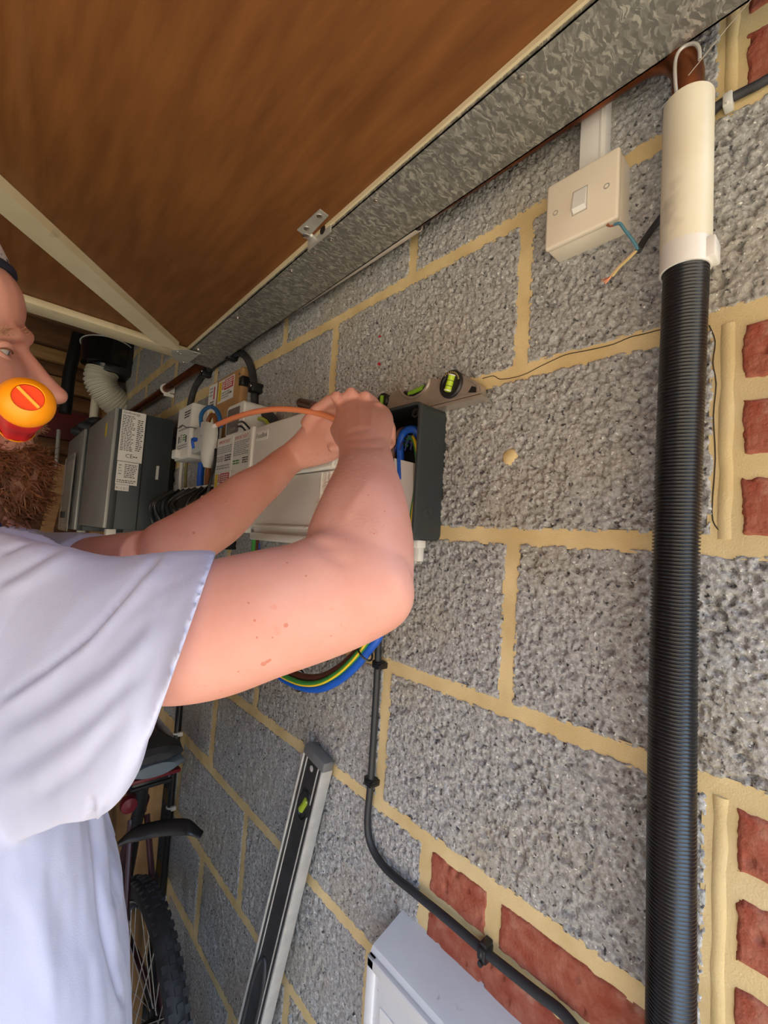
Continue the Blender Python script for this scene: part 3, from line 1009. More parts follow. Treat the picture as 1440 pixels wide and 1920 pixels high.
# white cover plate inside
cp = [W(739, 859, X=-0.034), W(775, 868, X=-0.034), W(773, 1000, X=-0.034), W(741, 1000, X=-0.034)]
cpl = part('cable_shroud', MB().prism(cp, (0.006, 0, 0)), WHITE, jb, label='white plastic shroud')


def yz(px, py, X):
    return W(px, py, X=X)


# cables inside
pts = [yz(x, y, X) for x, y, X in [(752, 900, -0.030), (751, 860, -0.030), (751, 830, -0.031), (757, 812, -0.033), (768, 805, -0.034), (780, 808, -0.030), (786, 825, -0.022), (788, 870, -0.012), (786, 990, -0.010)]]
bl = single('blue_cable', MB().tube(smooth_path(pts, 6), 0.0062, 14), BLUEC, 'thick blue cable bent into a hoop inside the open junction box', 'cable')
pts = [yz(x, y, X) for x, y, X in [(762, 835, -0.022), (768, 822, -0.030), (775, 823, -0.036), (781, 845, -0.038), (783, 875, -0.038), (779, 920, -0.036), (773, 960, -0.034), (769, 998, -0.030)]]
sp = smooth_path(pts, 6)
ge = thing('earth_cable', sp[-1], 'green and yellow striped earth cable looping down inside the junction box', 'cable')
part('green_side', MB().tube(sp, 0.0036, 12), GREENC, ge)
part('yellow_stripe', MB().tube([p + Vector((-0.0016, -0.0024, 0.0002)) for p in sp[6:]], 0.0022, 10), YELLOWC, ge)
pts = [yz(x, y, X) for x, y, X in [(735, 905, -0.020), (736, 850, -0.024), (742, 822, -0.028), (752, 808, -0.026), (764, 806, -0.018)]]
single('brown_cable', MB().tube(smooth_path(pts, 6), 0.0055, 12), mat('faded_brown_insulation', (0.16, 0.075, 0.06), 0.45), 'thick brown cable curving up behind the blue hoop in the junction box', 'cable')
# white gland stub below the box
gl = MB().box((-0.044, 0.4495, jz0 - 0.012), (-0.026, 0.466, jz0 + 0.000), 0.002)
single('cable_gland', gl.box((-0.040, 0.4505, jz0 - 0.032), (-0.028, 0.463, jz0 - 0.0115), 0.002), WHITE, 'white square cable gland under the black junction box', 'gland')

# ================================================================== torpedo level resting on the box
LX = -0.022
TA, TB = W(834, 763, X=LX), W(904, 746, X=LX)
ux = (TB - TA).normalized()                       # along the level, towards its free end
uz = (Vector((0, 0, 1)) - ux * ux.z).normalized()
tl = thing('torpedo_level', TA, 'small bronze cast torpedo spirit level with round vials lying on the junction box', 'spirit level')
T_L = 0.235


def tl_pt(px, py, x=LX):
    q = W(px, py, X=LX)
    q.x = x
    return q


rail = MB().prism([TB + Vector((-0.004, 0, 0)), TB - ux * T_L + Vector((-0.004, 0, 0)), TB - ux * T_L + uz * 0.004 + Vector((-0.004, 0, 0)), TB + uz * 0.004 + Vector((-0.004, 0, 0))], (0.022, 0, 0))
rail.prism([TB + uz * 0.006 + Vector((-0.003, 0, 0)), TB - ux * T_L + uz * 0.006 + Vector((-0.003, 0, 0)), TB - ux * T_L + uz * 0.009 + Vector((-0.003, 0, 0)), TB + uz * 0.009 + Vector((-0.003, 0, 0))], (0.018, 0, 0))
part('base_rail', rail, BRONZE, tl)
ol = [(904, 745), (903, 737), (899, 721), (886, 712), (868, 703), (852, 697), (838, 703), (827, 711), (813, 710), (805, 711), (803, 721), (796, 732), (786, 741), (774, 746), (761, 744), (753, 736), (750, 729), (738, 736), (728, 746), (716, 752), (704, 764)]
outl = [tl_pt(*q) for q in ol] + [TB - ux * T_L + uz * 0.012, TB - ux * T_L + uz * 0.004, TB - ux * 0.002 + uz * 0.004]
part('body', MB().prism([Vector((LX, p.y, p.z)) for p in outl], (0.014, 0, 0)), BRONZE, tl, smooth=25)
# raised lips round the scoop and the nose window
lip = smooth_path([tl_pt(*q, x=LX - 0.0005) for q in ol[9:17]], 4)
part('scoop_lip', MB().tube(lip, 0.0026, 8), BRONZE, tl)
wn = [tl_pt(878, 736, LX - 0.0006), tl_pt(885, 724, LX - 0.0006), tl_pt(893, 726, LX - 0.0006), tl_pt(893, 736, LX - 0.0006)]
part('nose_window', MB().prism(wn, (0.004, 0, 0)), BLACK, tl)
part('nose_rim', MB().tube([tl_pt(898, 738, LX - 0.001), tl_pt(896, 723, LX - 0.001), tl_pt(884, 714, LX - 0.001), tl_pt(872, 708, LX - 0.001)], 0.0018, 8), BRONZE, tl)
vc = tl_pt(847, 721, LX - 0.001)
vb = MB().lathe(vc, (-1, 0, 0), [(-0.012, 0.0205), (0.002, 0.0215), (0.004, 0.0195), (0.004, 0.0150), (0.0025, 0.0140), (0.0025, 0.0)], 40, cap=False)
vr = part('vial_housing', vb, BLACK, tl, label='black round vial housing')
vd = (ux * 0.30 + uz * 0.95).normalized()
vo = vc + Vector((-0.0035, 0, 0))
part('vial', MB().tube([vo - vd * 0.0125, vo - vd * 0.0115, vo + vd * 0.0115, vo + vd * 0.0125], [0.004, 0.0056, 0.0056, 0.004], 14), VIAL, vr, label='yellow-green vial')
for q in (-0.0040, 0.0040):
    part('vial_line', MB().ring(vo + vd * q, vd, 0.0057, 0.0004, 16, 5), BLACK, vr)
for q in (-0.0105, 0.0125):
    part('vial_cap', MB().ring(vo + vd * q, vd, 0.0052, 0.0010, 16, 6), PAPER, vr)
ltr = MB()
for k in range(10):                                 # moulded lettering round the upper rim
    q = math.radians(165 - 12 * k)
    c_ = vc + Vector((-0.0043, -0.0172 * math.cos(q) * -1, 0.0172 * math.sin(q)))
    ltr.add([c_ + Vector((0, a_ * 0.0011, b_ * 0.0014)) for a_, b_ in ((-1, -1), (1, -1), (0.7, 1), (-0.7, 1))], [(0, 1, 2, 3)])
part('rim_lettering', ltr, mat('gold_ink', (0.45, 0.36, 0.12), 0.5), vr, smooth=0)
c2a, c2b = tl_pt(765, 738, LX + 0.004), tl_pt(792, 726, LX + 0.004)
part('top_vial_cradle', MB().tube([tl_pt(756, 737, LX + 0.006), tl_pt(772, 742, LX + 0.006), tl_pt(790, 735, LX + 0.006), tl_pt(799, 722, LX + 0.006)], 0.006, 10), BLACK, tl)
part('top_vial', MB().tube([c2a, c2b], 0.0050, 14), mat('vial_green', (0.22, 0.42, 0.03), 0.15), tl, label='green vial in the scoop')
c3_ = tl_pt(719, 752, LX - 0.001)
part('end_vial_housing', MB().lathe(c3_, (-1, 0, 0), [(-0.008, 0.0135), (0.002, 0.0140), (0.0035, 0.0125), (0.0035, 0.0095), (0.002, 0.009), (0.002, 0.0)], 28, cap=False), BLACK, tl)
part('end_vial', MB().cyl(c3_ - uz * 0.008 + Vector((-0.003, 0, 0)), c3_ + uz * 0.008 + Vector((-0.003, 0, 0)), 0.004, seg=12), MATS['vial_green'], tl)

# ================================================================== consumer units
CX = -0.10
ax = Vector((0, -1, 0))           # reading direction of print on things hung on the wall
cu1 = thing('consumer_unit', (-0.05, 0.755, -0.482), 'white consumer unit with its lower lid hanging behind the raised forearms', 'consumer unit')
y0, y1, zt, zb, zm = 0.603, 0.906, -0.238, -0.482, -0.350
part('body', MB().box((-0.070, y0 + 0.002, zb + 0.012), (0.003, y1 - 0.002, zt), 0.003), WHITE, cu1)
part('top_cover', MB().box((CX, y0, zm), (-0.069, y1, zt + 0.001), 0.004, 3), WHITE, cu1)
lid = part('lid', MB().box((CX + 0.012, y0 + 0.004, zb), (-0.069, y1 - 0.006, zm - 0.001), 0.004, 3), WHITE, cu1, label='white hinged lid')
rib = MB()
for q, w_ in ((0.014, 0.005), (0.024, 0.004), (0.040, 0.005)):
    rib.box((CX + 0.007, y0 + q, zb + 0.03), (CX + 0.0135, y0 + q + w_, zm - 0.004), 0.002)
rib.box((CX + 0.008, y0 + 0.006, zb + 0.026), (CX + 0.0135, y1 - 0.01, zb + 0.032), 0.002)
rib.box((CX + 0.003, y0 + 0.006, zb - 0.001), (CX + 0.0135, y1 - 0.008, zb + 0.014), 0.003)
part('rib', rib, WHITE, lid)
lb = part('name_label', MB().box((CX - 0.0006, y1 - 0.062, zt - 0.032), (CX + 0.001, y1 - 0.008, zt - 0.012)), PAPER, cu1)
mb, w_ = text_mesh('FuseBox', 0.0145, (CX - 0.0010, y1 - 0.010, zt - 0.0265), ax, (0, 0, 1))
part('lettering', mb, INK, lb, smooth=0)

cu2 = thing('consumer_unit', (-0.05, 1.02, -0.47), 'white enclosure covered in IMPORTANT warning stickers beside the plain white consumer unit', 'consumer unit')
y0, y1, zt, zb = 0.912, 1.128, -0.234, -0.470
part('body', MB().box((CX + 0.004, y0 + 0.002, zb + 0.01), (0.003, y1, zt), 0.003), WHITE, cu2)
part('edge_trim', MB().box((CX - 0.003, y0, -0.40), (CX + 0.02, y0 + 0.016, zt + 0.001), 0.003), WHITE, cu2)
part('lower_cover', MB().box((CX - 0.016, y0 + 0.01, zb), (CX + 0.02, y1 + 0.03, -0.382), 0.004, 3), WHITE, cu2)


def sticker(parent, X, yl, yr, z0, z1, items, name='sticker', material=PAPER):
    """Flat sticker on a surface facing -x; yl is the reader's left (larger y)."""
    s_ = part(name, MB().box((X - 0.0006, yr, z0), (X + 0.0006, yl, z1)), material, parent)
    for it in items:
        kind, mtl = it[0], it[1]
        if kind == 'text':
            _, _, body, size, u, v = it
            mb_, _w = text_mesh(body, size, (X - 0.0010, yl - u * (yl - yr), z0 + v * (z1 - z0)), ax, (0, 0, 1))
            part('lettering', mb_, mtl, s_, smooth=0)
        elif kind == 'lines':
            _, _, u0, u1, v0, v1, n_ = it
            mb_ = MB()
            for k in range(n_):
                vz = z0 + (v1 - (v1 - v0) * (k + 0.5) / n_) * (z1 - z0)
                hh = 0.28 * (v1 - v0) / n_ * (z1 - z0)
                uu = u0
                ue = u1 - (0.18 * (u1 - u0) * rnd.random() if k % 3 == 2 else 0)
                while uu < ue:
                    wd = min(rnd.uniform(0.10, 0.24), ue - uu)
                    ya, yb = yl - uu * (yl - yr), yl - (uu + wd) * (yl - yr)
                    mb_.quad((X - 0.0010, ya, vz - hh), (X - 0.0010, yb, vz - hh), (X - 0.0010, yb, vz + hh), (X - 0.0010, ya, vz + hh))
                    uu += wd + 0.02
            part('print', mb_, mtl, s_, smooth=0)
        elif kind == 'box':
            _, _, u0, u1, v0, v1 = it
            ya, yb = yl - u0 * (yl - yr), yl - u1 * (yl - yr)
            za, zb_ = z0 + v0 * (z1 - z0), z0 + v1 * (z1 - z0)
            part('print', MB().quad((X - 0.0009, ya, za), (X - 0.0009, yb, za), (X - 0.0009, yb, zb_), (X - 0.0009, ya, zb_)), mtl, s_, smooth=0)
    return s_


def danger_items():
    return [('box', INKY, 0.03, 0.22, 0.08, 0.95), ('box', INKR, 0.40, 0.97, 0.50, 0.95), ('lines', PAPER, 0.45, 0.92, 0.55, 0.92, 4),
            ('lines', INKR, 0.24, 0.37, 0.55, 0.92, 5), ('lines', GREYINK, 0.27, 0.80, 0.12, 0.45, 3), ('box', INK, 0.66, 0.90, 0.25, 0.33)]


xs = CX + 0.004
sticker(cu2, xs - 0.0006, 1.122, 1.026, -0.352 + 0.03, zt - 0.003,
        [('text', INKR, 'IMPORTANT', 0.0125, 0.10, 0.82), ('lines', GREYINK, 0.05, 0.95, 0.52, 0.76, 4), ('lines', INK, 0.55, 0.95, 0.28, 0.48, 3), ('lines', GREYINK, 0.05, 0.50, 0.28, 0.46, 3),
         ('lines', GREYINK, 0.05, 0.90, 0.05, 0.20, 2)])
sticker(cu2, xs - 0.0006, 1.022, 0.932, -0.322, zt - 0.003,
        [('text', INKR, 'IMPORTANT', 0.0125, 0.08, 0.82), ('lines', GREYINK, 0.05, 0.95, 0.36, 0.78, 8), ('lines', GREENC, 0.05, 0.45, 0.12, 0.26, 2), ('lines', INK, 0.62, 0.95, 0.12, 0.30, 3)])
sticker(cu2, xs - 0.0006, 1.122, 1.030, -0.380, -0.325, danger_items())
sticker(cu2, xs - 0.0006, 1.018, 0.945, -0.372, -0.330, [('text', INK, 'PHOTOVOLTAIC', 0.0090, 0.04, 0.58), ('text', INK, 'SYSTEM', 0.0090, 0.24, 0.22)])

# smart hub with grey screen
HX = -0.085
hub = thing('heating_hub', (-0.04, 1.065, -0.250), 'white wall controller with rounded corners and a grey screen above the stickers', 'controller')
hy0, hy1, hz0, hz1 = 1.008, 1.112, -0.232, -0.150


def plate(x0, x1, y0_, y1_, z0_, z1_, r):
    return MB().rings([[Vector((x, y, z)) for y, z in rrect(y0_ + i_, y1_ - i_, z0_ + i_, z1_ - i_, r)] for x, i_ in ((x1, 0), (x0 + 0.003, 0), (x0, 0.003))])


part('case', plate(HX, 0.002, hy0, hy1, hz0, hz1, 0.012), WHITE, hub)
part('screen', plate(HX - 0.001, HX + 0.004, hy0 + 0.022, hy1 - 0.006, hz0 + 0.004, hz1 - 0.008, 0.004), SCREEN, hub, label='grey screen')
mb, w_ = text_mesh('hive', 0.018, (HX - 0.0014, hy0 + 0.068, hz0 + 0.012), ax, (0, 0, 1))
part('lettering', mb, GREYINK, hub, smooth=0)

# looped black and white wires beside the hub
for i, (mtl, lab, dz_) in enumerate([(BLACK, 'thin black wire looped over the sticker covered enclosure', 0), (WHITE, 'thin white wire looped over the sticker covered enclosure', -0.004), (BLACK, 'second black wire of the loop beside the white hub', -0.010)]):
    pts = [W(x, y, X=X) + Vector((0, 0.004 * i, dz_)) for x, y, X in [(446, 800, -0.07), (449, 792, -0.085), (456, 791, -0.095), (464, 799, -0.09), (472, 808, -0.07), (478, 822, -0.05)]]
    single('loop_wire', MB().tube(smooth_path(pts, 5), 0.0022, 8), mtl, lab, 'wire')

# black cable loop with an earth behind the FuseBox top
pts = [W(x, y, X=-0.03) for x, y in [(482, 806), (483, 788), (491, 776), (503, 778), (514, 791), (520, 812)]]
single('black_cable', MB().tube(smooth_path(pts, 6), 0.012, 14), BLACKR, 'fat black cable hooped over the back of the white consumer unit', 'cable')
pts = [W(x, y, X=-0.045) for x, y in [(476, 800), (480, 790), (488, 785), (498, 789), (506, 800)]]
single('earth_cable', MB().tube(smooth_path(pts, 6), 0.005, 12), mat('lime_insulation', (0.35, 0.42, 0.04), 0.4), 'lime green earth cable inside the black hoop behind the consumer unit', 'cable')
pts = [W(x, y, X=-0.03) for x, y in [(574, 768), (580, 760), (590, 757), (598, 762)]]
single('brown_cable', MB().tube([Vector((-0.005, pts[1].y, pts[1].z)), Vector((-0.05, pts[1].y, pts[1].z)), W(590, 762, X=-0.085)], [0.010, 0.0105, 0.009], 14), BROWNC, 'dark brown cable end poking out above the consumer unit behind the hand', 'cable')

# ================================================================== mdf board with stickers
bd = thing('mounting_board', (-0.01, 1.30, -0.22), 'brown mdf board with warning stickers screwed to the wall above the hub', 'board')
bx = -0.022
part('board', MB().box((bx, 1.188, -0.24), (0.003, 1.412, 0.000), 0.008, 3), BOARD, bd)
for (yy, zz_) in [(1.205, -0.02), (1.205, -0.11), (1.40, -0.02)]:
    part('screw', MB().lathe((bx + 0.001, yy, zz_), (-1, 0, 0), [(0, 0.004), (0.0012, 0.004), (0.0015, 0)], 10, cap=False), BLACK, bd)
sticker(bd, bx, 1.352, 1.238, -0.082, -0.012, danger_items())
sticker(bd, bx - 0.002, 1.425, 1.362, -0.145, -0.010,
        [('box', INKR, 0.66, 0.80, 0.62, 0.92), ('lines', GREYINK, 0.12, 0.55, 0.70, 0.95, 3), ('lines', INK, 0.25, 0.80, 0.42, 0.60, 3), ('box', INKY, 0.28, 0.72, 0.10, 0.36)])

# ---- black cable arching over the board with clips
pts = [W(x, y, X=-0.0105) for x, y in [(352, 800), (356, 760), (366, 725), (384, 700), (412, 678), (437, 664), (455, 664), (467, 680), (474, 705), (477, 740), (477, 790)]]
pts = [Vector((-0.0105, p.y, p.z)) for p in pts]
sp = smooth_path(pts, 6)
arc = thing('armoured_cable', sp[-1], 'black armoured cable arching over the mdf board with cable cleats', 'cable')
part('sheath', MB().tube(sp, 0.0100, 14), BLACKR, arc)
for px, py in [(384, 700), (432, 668), (476, 728)]:
    c = W(px, py, X=-0.018)
    k = MB().box(c + Vector((-0.013, -0.016, -0.013)), (0.003, c.y + 0.010, c.z + 0.013), 0.003)
    cl = part('cleat', k, BLACK, arc)
    part('cleat_screw', MB().lathe(c + Vector((-0.013, -0.008, 0.002)), (-1, 0, 0), [(0, 0.004), (0.0015, 0.0035), (0.002, 0)], 10, cap=False), CHROME, cl)
c = W(459, 715, X=-0.01)
single('cable_cleat', MB().box(c + Vector((-0.014, -0.014, -0.016)), (0.003, c.y + 0.012, c.z + 0.012), 0.004), BLACK, 'empty black cleat screwed to the wall beside the mdf board', 'cleat')

# ================================================================== isolator and its opened neighbour
IX = -0.062
iso = thing('isolator_box', (-0.03, 1.52, -0.245), 'white isolator box with printed front beside the charcoal inverter', 'isolator')
y0, y1, z0, z1 = 1.452, 1.590, -0.245, -0.066
part('case', MB().box((IX, y0, z0), (0.003, y1, z1), 0.003), WHITE, iso)
sticker(iso, IX, y1 - 0.006, y0 + 0.006, z0 + 0.012, z1 - 0.006,
        [('lines', INK, 0.50, 0.95, 0.76, 0.92, 3), ('lines', GREYINK, 0.10, 0.45, 0.62, 0.68, 1), ('lines', GREYINK, 0.12, 0.9, 0.52, 0.58, 1), ('box', INK, 0.16, 0.26, 0.28, 0.42), ('lines', GREENC, 0.52, 0.72, 0.30, 0.44, 3),
         ('box', INK, 0.72, 0.82, 0.26, 0.40), ('lines', GREYINK, 0.12, 0.9, 0.14, 0.24, 2), ('lines', GREYINK, 0.30, 0.48, 0.28, 0.46, 4)], name='front_print', material=WHITE)
part('lever', MB().box((IX - 0.016, y1 - 0.06, z0 + 0.004), (IX + 0.002, y1 - 0.018, z0 + 0.034), 0.004), WHITE, iso)
tw = MB().tube(smooth_path([W(x, y, X=IX - 0.012) for x, y in [(329, 803), (337, 802), (343, 798), (350, 802), (358, 801), (368, 803)]], 4), 0.0014, 6)
part('seal_wire', tw, BLACK, iso)

cvx = -0.115
cover = thing('terminal_cover', W(392, 880, X=cvx), 'pale grey rounded cover swung open with blue cables looping out of it', 'cover')
rings = []
for t_, (pl, pr_) in enumerate([((383, 790), (408, 797)), ((380, 812), (409, 815)), ((378, 840), (406, 838)), ((378, 862), (401, 858)), ((382, 876), (396, 878))]):
    a, b = W(*pl, X=cvx), W(*pr_, X=cvx + 0.02)
    m_ = (a + b) / 2
    n_ = (b - a) / 2
    d_ = Vector((-0.7, -0.55, 0)).normalized() * [0.010, 0.017, 0.019, 0.016, 0.008][t_]
    rings.append([m_ + n_ * math.cos(q) - d_ * math.sin(q) * (1 if math.sin(q) < 0 else 0.35) for q in (2 * math.pi * k / 20 for k in range(20))])
part('shell', MB().rings(rings), GREYP, cover)
part('hinge_strap', MB().box(W(370, 800, X=cvx + 0.02) + Vector((0, -0.01, -0.075)), W(383, 800, X=cvx + 0.02) + Vector((0.01, 0.01, 0.0)), 0.003), GREYP, cover)
part('inner_tray', MB().box((-0.058, 1.335, -0.235), (-0.026, 1.440, -0.150), 0.004), GREYP, cover)
part('support_arm', MB().box((cvx + 0.015, 1.235, -0.21), (-0.05, 1.255, -0.17), 0.003).box((-0.06, 1.235, -0.21), (-0.045, 1.36, -0.17), 0.003), GREYP, cover)
for i, (mtl, nm, lab, pxs) in enumerate([
        (BLUEC, 'blue_cable', 'blue cable looping over the top of the pale grey cover', [(378, 800), (377, 780), (384, 768), (395, 763), (405, 768), (411, 780), (414, 800)]),
        (BROWNC, 'brown_cable', 'brown cable looping inside the blue one over the grey cover', [(389, 806), (391, 788), (397, 778), (403, 784), (405, 806)])]):
    pts = [W(x, y, X=-0.095) for x, y in pxs]
    single(nm, MB().tube(smooth_path(pts, 6), 0.0058, 12), mat('mid_blue_insulation', (0.02, 0.13, 0.34), 0.35) if i == 0 else mat('rust_insulation', (0.26, 0.09, 0.03), 0.4), lab, 'cable')
bt = MB()
cc = W(365, 826, X=-0.10)
for k in range(3):
    bt.tube([cc + Vector((0, 0.006 * k, 0.006)), cc + Vector((-0.006, 0.004 * k - 0.004, -0.004)), cc + Vector((0, 0.004 * k, -0.022))], 0.0026, 8)
bt.box(cc + Vector((-0.006, -0.008, -0.002)), cc + Vector((0.006, 0.016, 0.008)), 0.002)
single('crimp_lug', bt, BLUEC, 'small blue crimped wires hanging between the isolator and grey cover', 'wire')
# hanging tails below: blue, brown, grey
for nm, mtl, lab, x_, r_ in [('blue_cable', BLUEC, 'blue cable dropping into the black trunking under the grey cover', 378, 0.010), ('brown_cable', mat('rust_insulation', (0.26, 0.09, 0.03), 0.4), 'brown cable dropping into the black trunking under the grey cover', 392, 0.009),
                             ('grey_cable', GREYP, 'grey cable dropping into the black trunking under the isolator', 341, 0.006), ('olive_cable', mat('olive_insulation', (0.16, 0.15, 0.05), 0.5), 'olive cable dropping beside the grey one under the isolator', 350, 0.005)]:
    a = W(x_, 868, X=-0.045)
    b = W(x_ - 3, 920, X=-0.045)
    single(nm, MB().tube(smooth_path([a, (a + b) / 2 + Vector((0, 0.003, 0)), b], 5), r_, 12), mtl, lab, 'cable')
tk = thing('cable_trunking', (-0.04, 1.35, -0.48), 'black cable trunking box packed with black wires left of the enclosures', 'trunking')
part('box', MB().box((-0.075, 1.18, -0.52), (0.003, 1.66, -0.352), 0.004), BLACK, tk)
part('rim', MB().box((-0.082, 1.19, -0.352), (-0.070, 1.42, -0.347), 0.001), GREYP, tk)
for k in range(9):
    yy = 1.20 + 0.05 * k
    pts = [Vector((-0.08, yy, -0.352)), Vector((-0.115 - 0.02 * rnd.random(), yy + rnd.uniform(-.03, .03), -0.40)), Vector((-0.10, yy + rnd.uniform(-.05, .05), -0.46)), Vector((-0.078, yy + rnd.uniform(-.06, .06), -0.52))]
    part('wire', MB().tube(smooth_path(pts, 5), 0.005, 8), BLACK, tk)
single('thin_black_wire', MB().tube(smooth_path([W(405, 842, X=-0.112), W(402, 875, X=-0.118), W(394, 905, X=-0.125), W(385, 950, X=-0.125), W(380, 990, X=-0.122)], 6), 0.0035, 8), BLACK,
       'thin black wire hanging from the grey cover past the stickers', 'wire')

# ================================================================== inverters
VX = -0.222


def inverter(y0, y1, z0, z1, label):
    v = thing('solar_inverter', (-0.12, (y0 + y1) / 2, z0), label, 'inverter', 'solar inverters')
    part('case', MB().box((VX + 0.030, y0, z0), (-0.028, y1, z1), 0.004), INVS, v)
    part('front_panel', MB().box((VX, y0 + 0.000, z0 + 0.002), (VX + 0.012, y1, z1 + 0.004), 0.003), INVF, v, label='silver front panel')
    part('panel_gasket', MB().box((VX + 0.0118, y0 - 0.0008, z0 - 0.001), (VX + 0.0305, y1 + 0.001, z1 + 0.001), 0.001), DARK, v)
    part('seam', MB().box((VX + 0.098, y0 - 0.0009, z0 + 0.002), (VX + 0.102, y1, z1 - 0.004)), BLACK, v)
    part('wall_bracket', MB().box((-0.030, y0 + 0.04, z0 + 0.05), (0.003, y1 - 0.04, z1 - 0.06)), BLACK, v)
    return v


iv1 = inverter(1.746, 2.262, -0.489, -0.072, 'charcoal and silver solar inverter with white rating labels on its side')
iv2 = inverter(2.385, 2.880, -0.512, -0.055, 'further solar inverter with a clear document sleeve taped to its front')


def side_sticker(parent, Y, x0, x1, z0, z1, items):
    """Sticker on an end face looking towards -y; reading direction is +x."""
    s_ = part('rating_label', MB().box((x0, Y - 0.0006, z0), (x1, Y + 0.0006, z1)), PAPER, parent)
    for it in items:
        if it[0] == 'text':
            _, mtl, body, size, u, v = it
            mb_, _w = text_mesh(body, size, (x0 + u * (x1 - x0), Y - 0.001, z0 + v * (z1 - z0)), (1, 0, 0), (0, 0, 1))
            part('lettering', mb_, mtl, s_, smooth=0)
            continue
        _, mtl, u0, u1, v0, v1, n_ = it
        mb_ = MB()
        for k in range(n_):
            vz = z0 + (v1 - (v1 - v0) * (k + 0.5) / n_) * (z1 - z0)
            hh = 0.22 * (v1 - v0) / n_ * (z1 - z0)
            uu = u0
            ue = u1 - (0.3 * (u1 - u0) * rnd.random())
            while uu < ue:
                wd = min(rnd.uniform(0.05, 0.16), ue - uu)
                xa, xb = x0 + uu * (x1 - x0), x0 + (uu + wd) * (x1 - x0)
                mb_.quad((xa, Y - 0.001, vz - hh), (xb, Y - 0.001, vz - hh), (xb, Y - 0.001, vz + hh), (xa, Y - 0.001, vz + hh))
                uu += wd + 0.03
        part('print', mb_, mtl, s_, smooth=0)


def yx(px, py, Y=1.746):
    return W(px, py, Y=Y)


a, b, c = yx(229, 767), yx(275, 775), yx(222, 866)
lx0, lx1 = yx(226, 800).x, yx(272, 800).x
side_sticker(iv1, 1.745, lx0, lx1, yx(228, 864).z, yx(232, 768).z,
             [('text', INK, 'GivEnergy', 0.013, 0.05, 0.935), ('lines', INK, 0.05, 0.62, 0.20, 0.91, 22), ('lines', INK, 0.68, 0.95, 0.22, 0.86, 16), ('text', INK, 'CE', 0.020, 0.30, 0.075), ('lines', INK, 0.62, 0.80, 0.08, 0.13, 1)])
side_sticker(iv1, 1.745, lx0 + 0.001, lx1 - 0.008, yx(226, 908).z, yx(228, 864).z - 0.002,
             [('lines', INK, 0.36, 0.95, 0.30, 0.92, 8), ('lines', INK, 0.06, 0.95, 0.06, 0.22, 2), ('lines', GREYINK, 0.08, 0.25, 0.4, 0.9, 4)])
side_sticker(iv1, 1.745, lx0 + 0.002, lx0 + 0.044, yx(226, 920).z, yx(226, 908).z - 0.001, [('text', INK, '8 | || ||| |', 0.010, 0.06, 0.30)])
side_sticker(iv2, 2.384, -0.196, -0.175, -0.30, -0.13, [('lines', INK, 0.1, 0.9, 0.1, 0.9, 12)])
part('warning_sticker', MB().box((VX - 0.0008, 1.86, -0.155), (VX + 0.001, 1.885, -0.105)), INKY, iv1)
part('handle_slot', MB().box((-0.075, 1.7445, -0.30), (-0.066, 1.7475, -0.25)), GREYP, iv1)
# white plug under the inverter
single('cable_plug', MB().box((VX + 0.012, 1.752, -0.545), (VX + 0.042, 1.79, -0.488), 0.004), WHITE, 'white cable plug under the charcoal inverter', 'plug')
# paper in a clear sleeve on the second inverter
ds = thing('document_sleeve', (VX - 0.02, 2.6, -0.50), 'clear plastic document sleeve holding white paper on the further inverter', 'document')
part('paper', MB().box((VX - 0.014, 2.52, -0.50), (VX - 0.011, 2.72, -0.18)), PAPER, ds)
part('sleeve', MB().box((VX - 0.020, 2.44, -0.52), (VX - 0.016, 2.76, -0.16)), GLASSY, ds)
part('clip', MB().box((VX - 0.030, 2.56, -0.46), (VX - 0.019, 2.62, -0.43)), BLACK, ds)

# ================================================================== extractor fan and hose
fp = W(200, 668, Y=2.78)
fan = thing('extractor_fan', fp + Vector((0, 0, -0.07)), 'glossy black round extractor fan hung under the roof', 'fan')
part('housing', MB().lathe((fp.x, 2.78, fp.z - 0.085), (0, 0, 1), [(0, 0.0), (0, 0.075), (0.02, 0.085), (0.025, 0.115), (0.15, 0.12), (0.16, 0.10), (0.17, 0)], 36, cap=False), mat('gloss_black', (0.008, 0.008, 0.009), 0.12), fan)
part('mounting_box', MB().box((fp.x - 0.02, 2.70, fp.z - 0.10), (fp.x + 0.145, 2.86, fp.z + 0.11), 0.008), BLACK, fan)
part('hanger', MB().box((fp.x - 0.03, 2.75, fp.z + 0.08), (fp.x + 0.03, 2.81, CEIL - 0.002)), BLACK, fan)
part('wire_band', MB().ring((fp.x, 2.78, fp.z + 0.05), (0, 0.12, 1), 0.124, 0.003, 36, 6), GREYP, fan)
pts = [Vector((fp.x - 0.01, 2.78, fp.z - 0.083)), W(188, 712, Y=2.78), W(196, 732, Y=2.78), W(212, 750, Y=2.79), W(228, 764, Y=2.81), W(236, 778, Y=2.86)]
sp = smooth_path(pts, 18)
rr = [0.072 + 0.006 * (1 if (i // 2) % 2 else -1) for i in range(len(sp))]
single('ventilation_hose', MB().tube(sp, rr, 28), HOSE, 'white concertina hose curving down from the black extractor fan', 'hose', smooth=20)
p = W(177, 770, Y=2.95)
single('waste_pipe', MB().cyl((p.x, 2.95, FLOOR), (p.x, 2.95, W(177, 715, Y=2.95).z), 0.022, seg=20), CREAMP, 'cream upright waste pipe behind the further inverter', 'pipe')
p = W(130, 700, Y=3.2)
single('soil_pipe', MB().tube([Vector((p.x + 0.03, 3.2, CEIL)), Vector((p.x, 3.2, p.z)), Vector((W(122, 775, Y=3.2).x, 3.2, W(122, 775, Y=3.2).z))], 0.033, 16), BLACK, 'black pipe hanging from the roof in front of the red board', 'pipe')
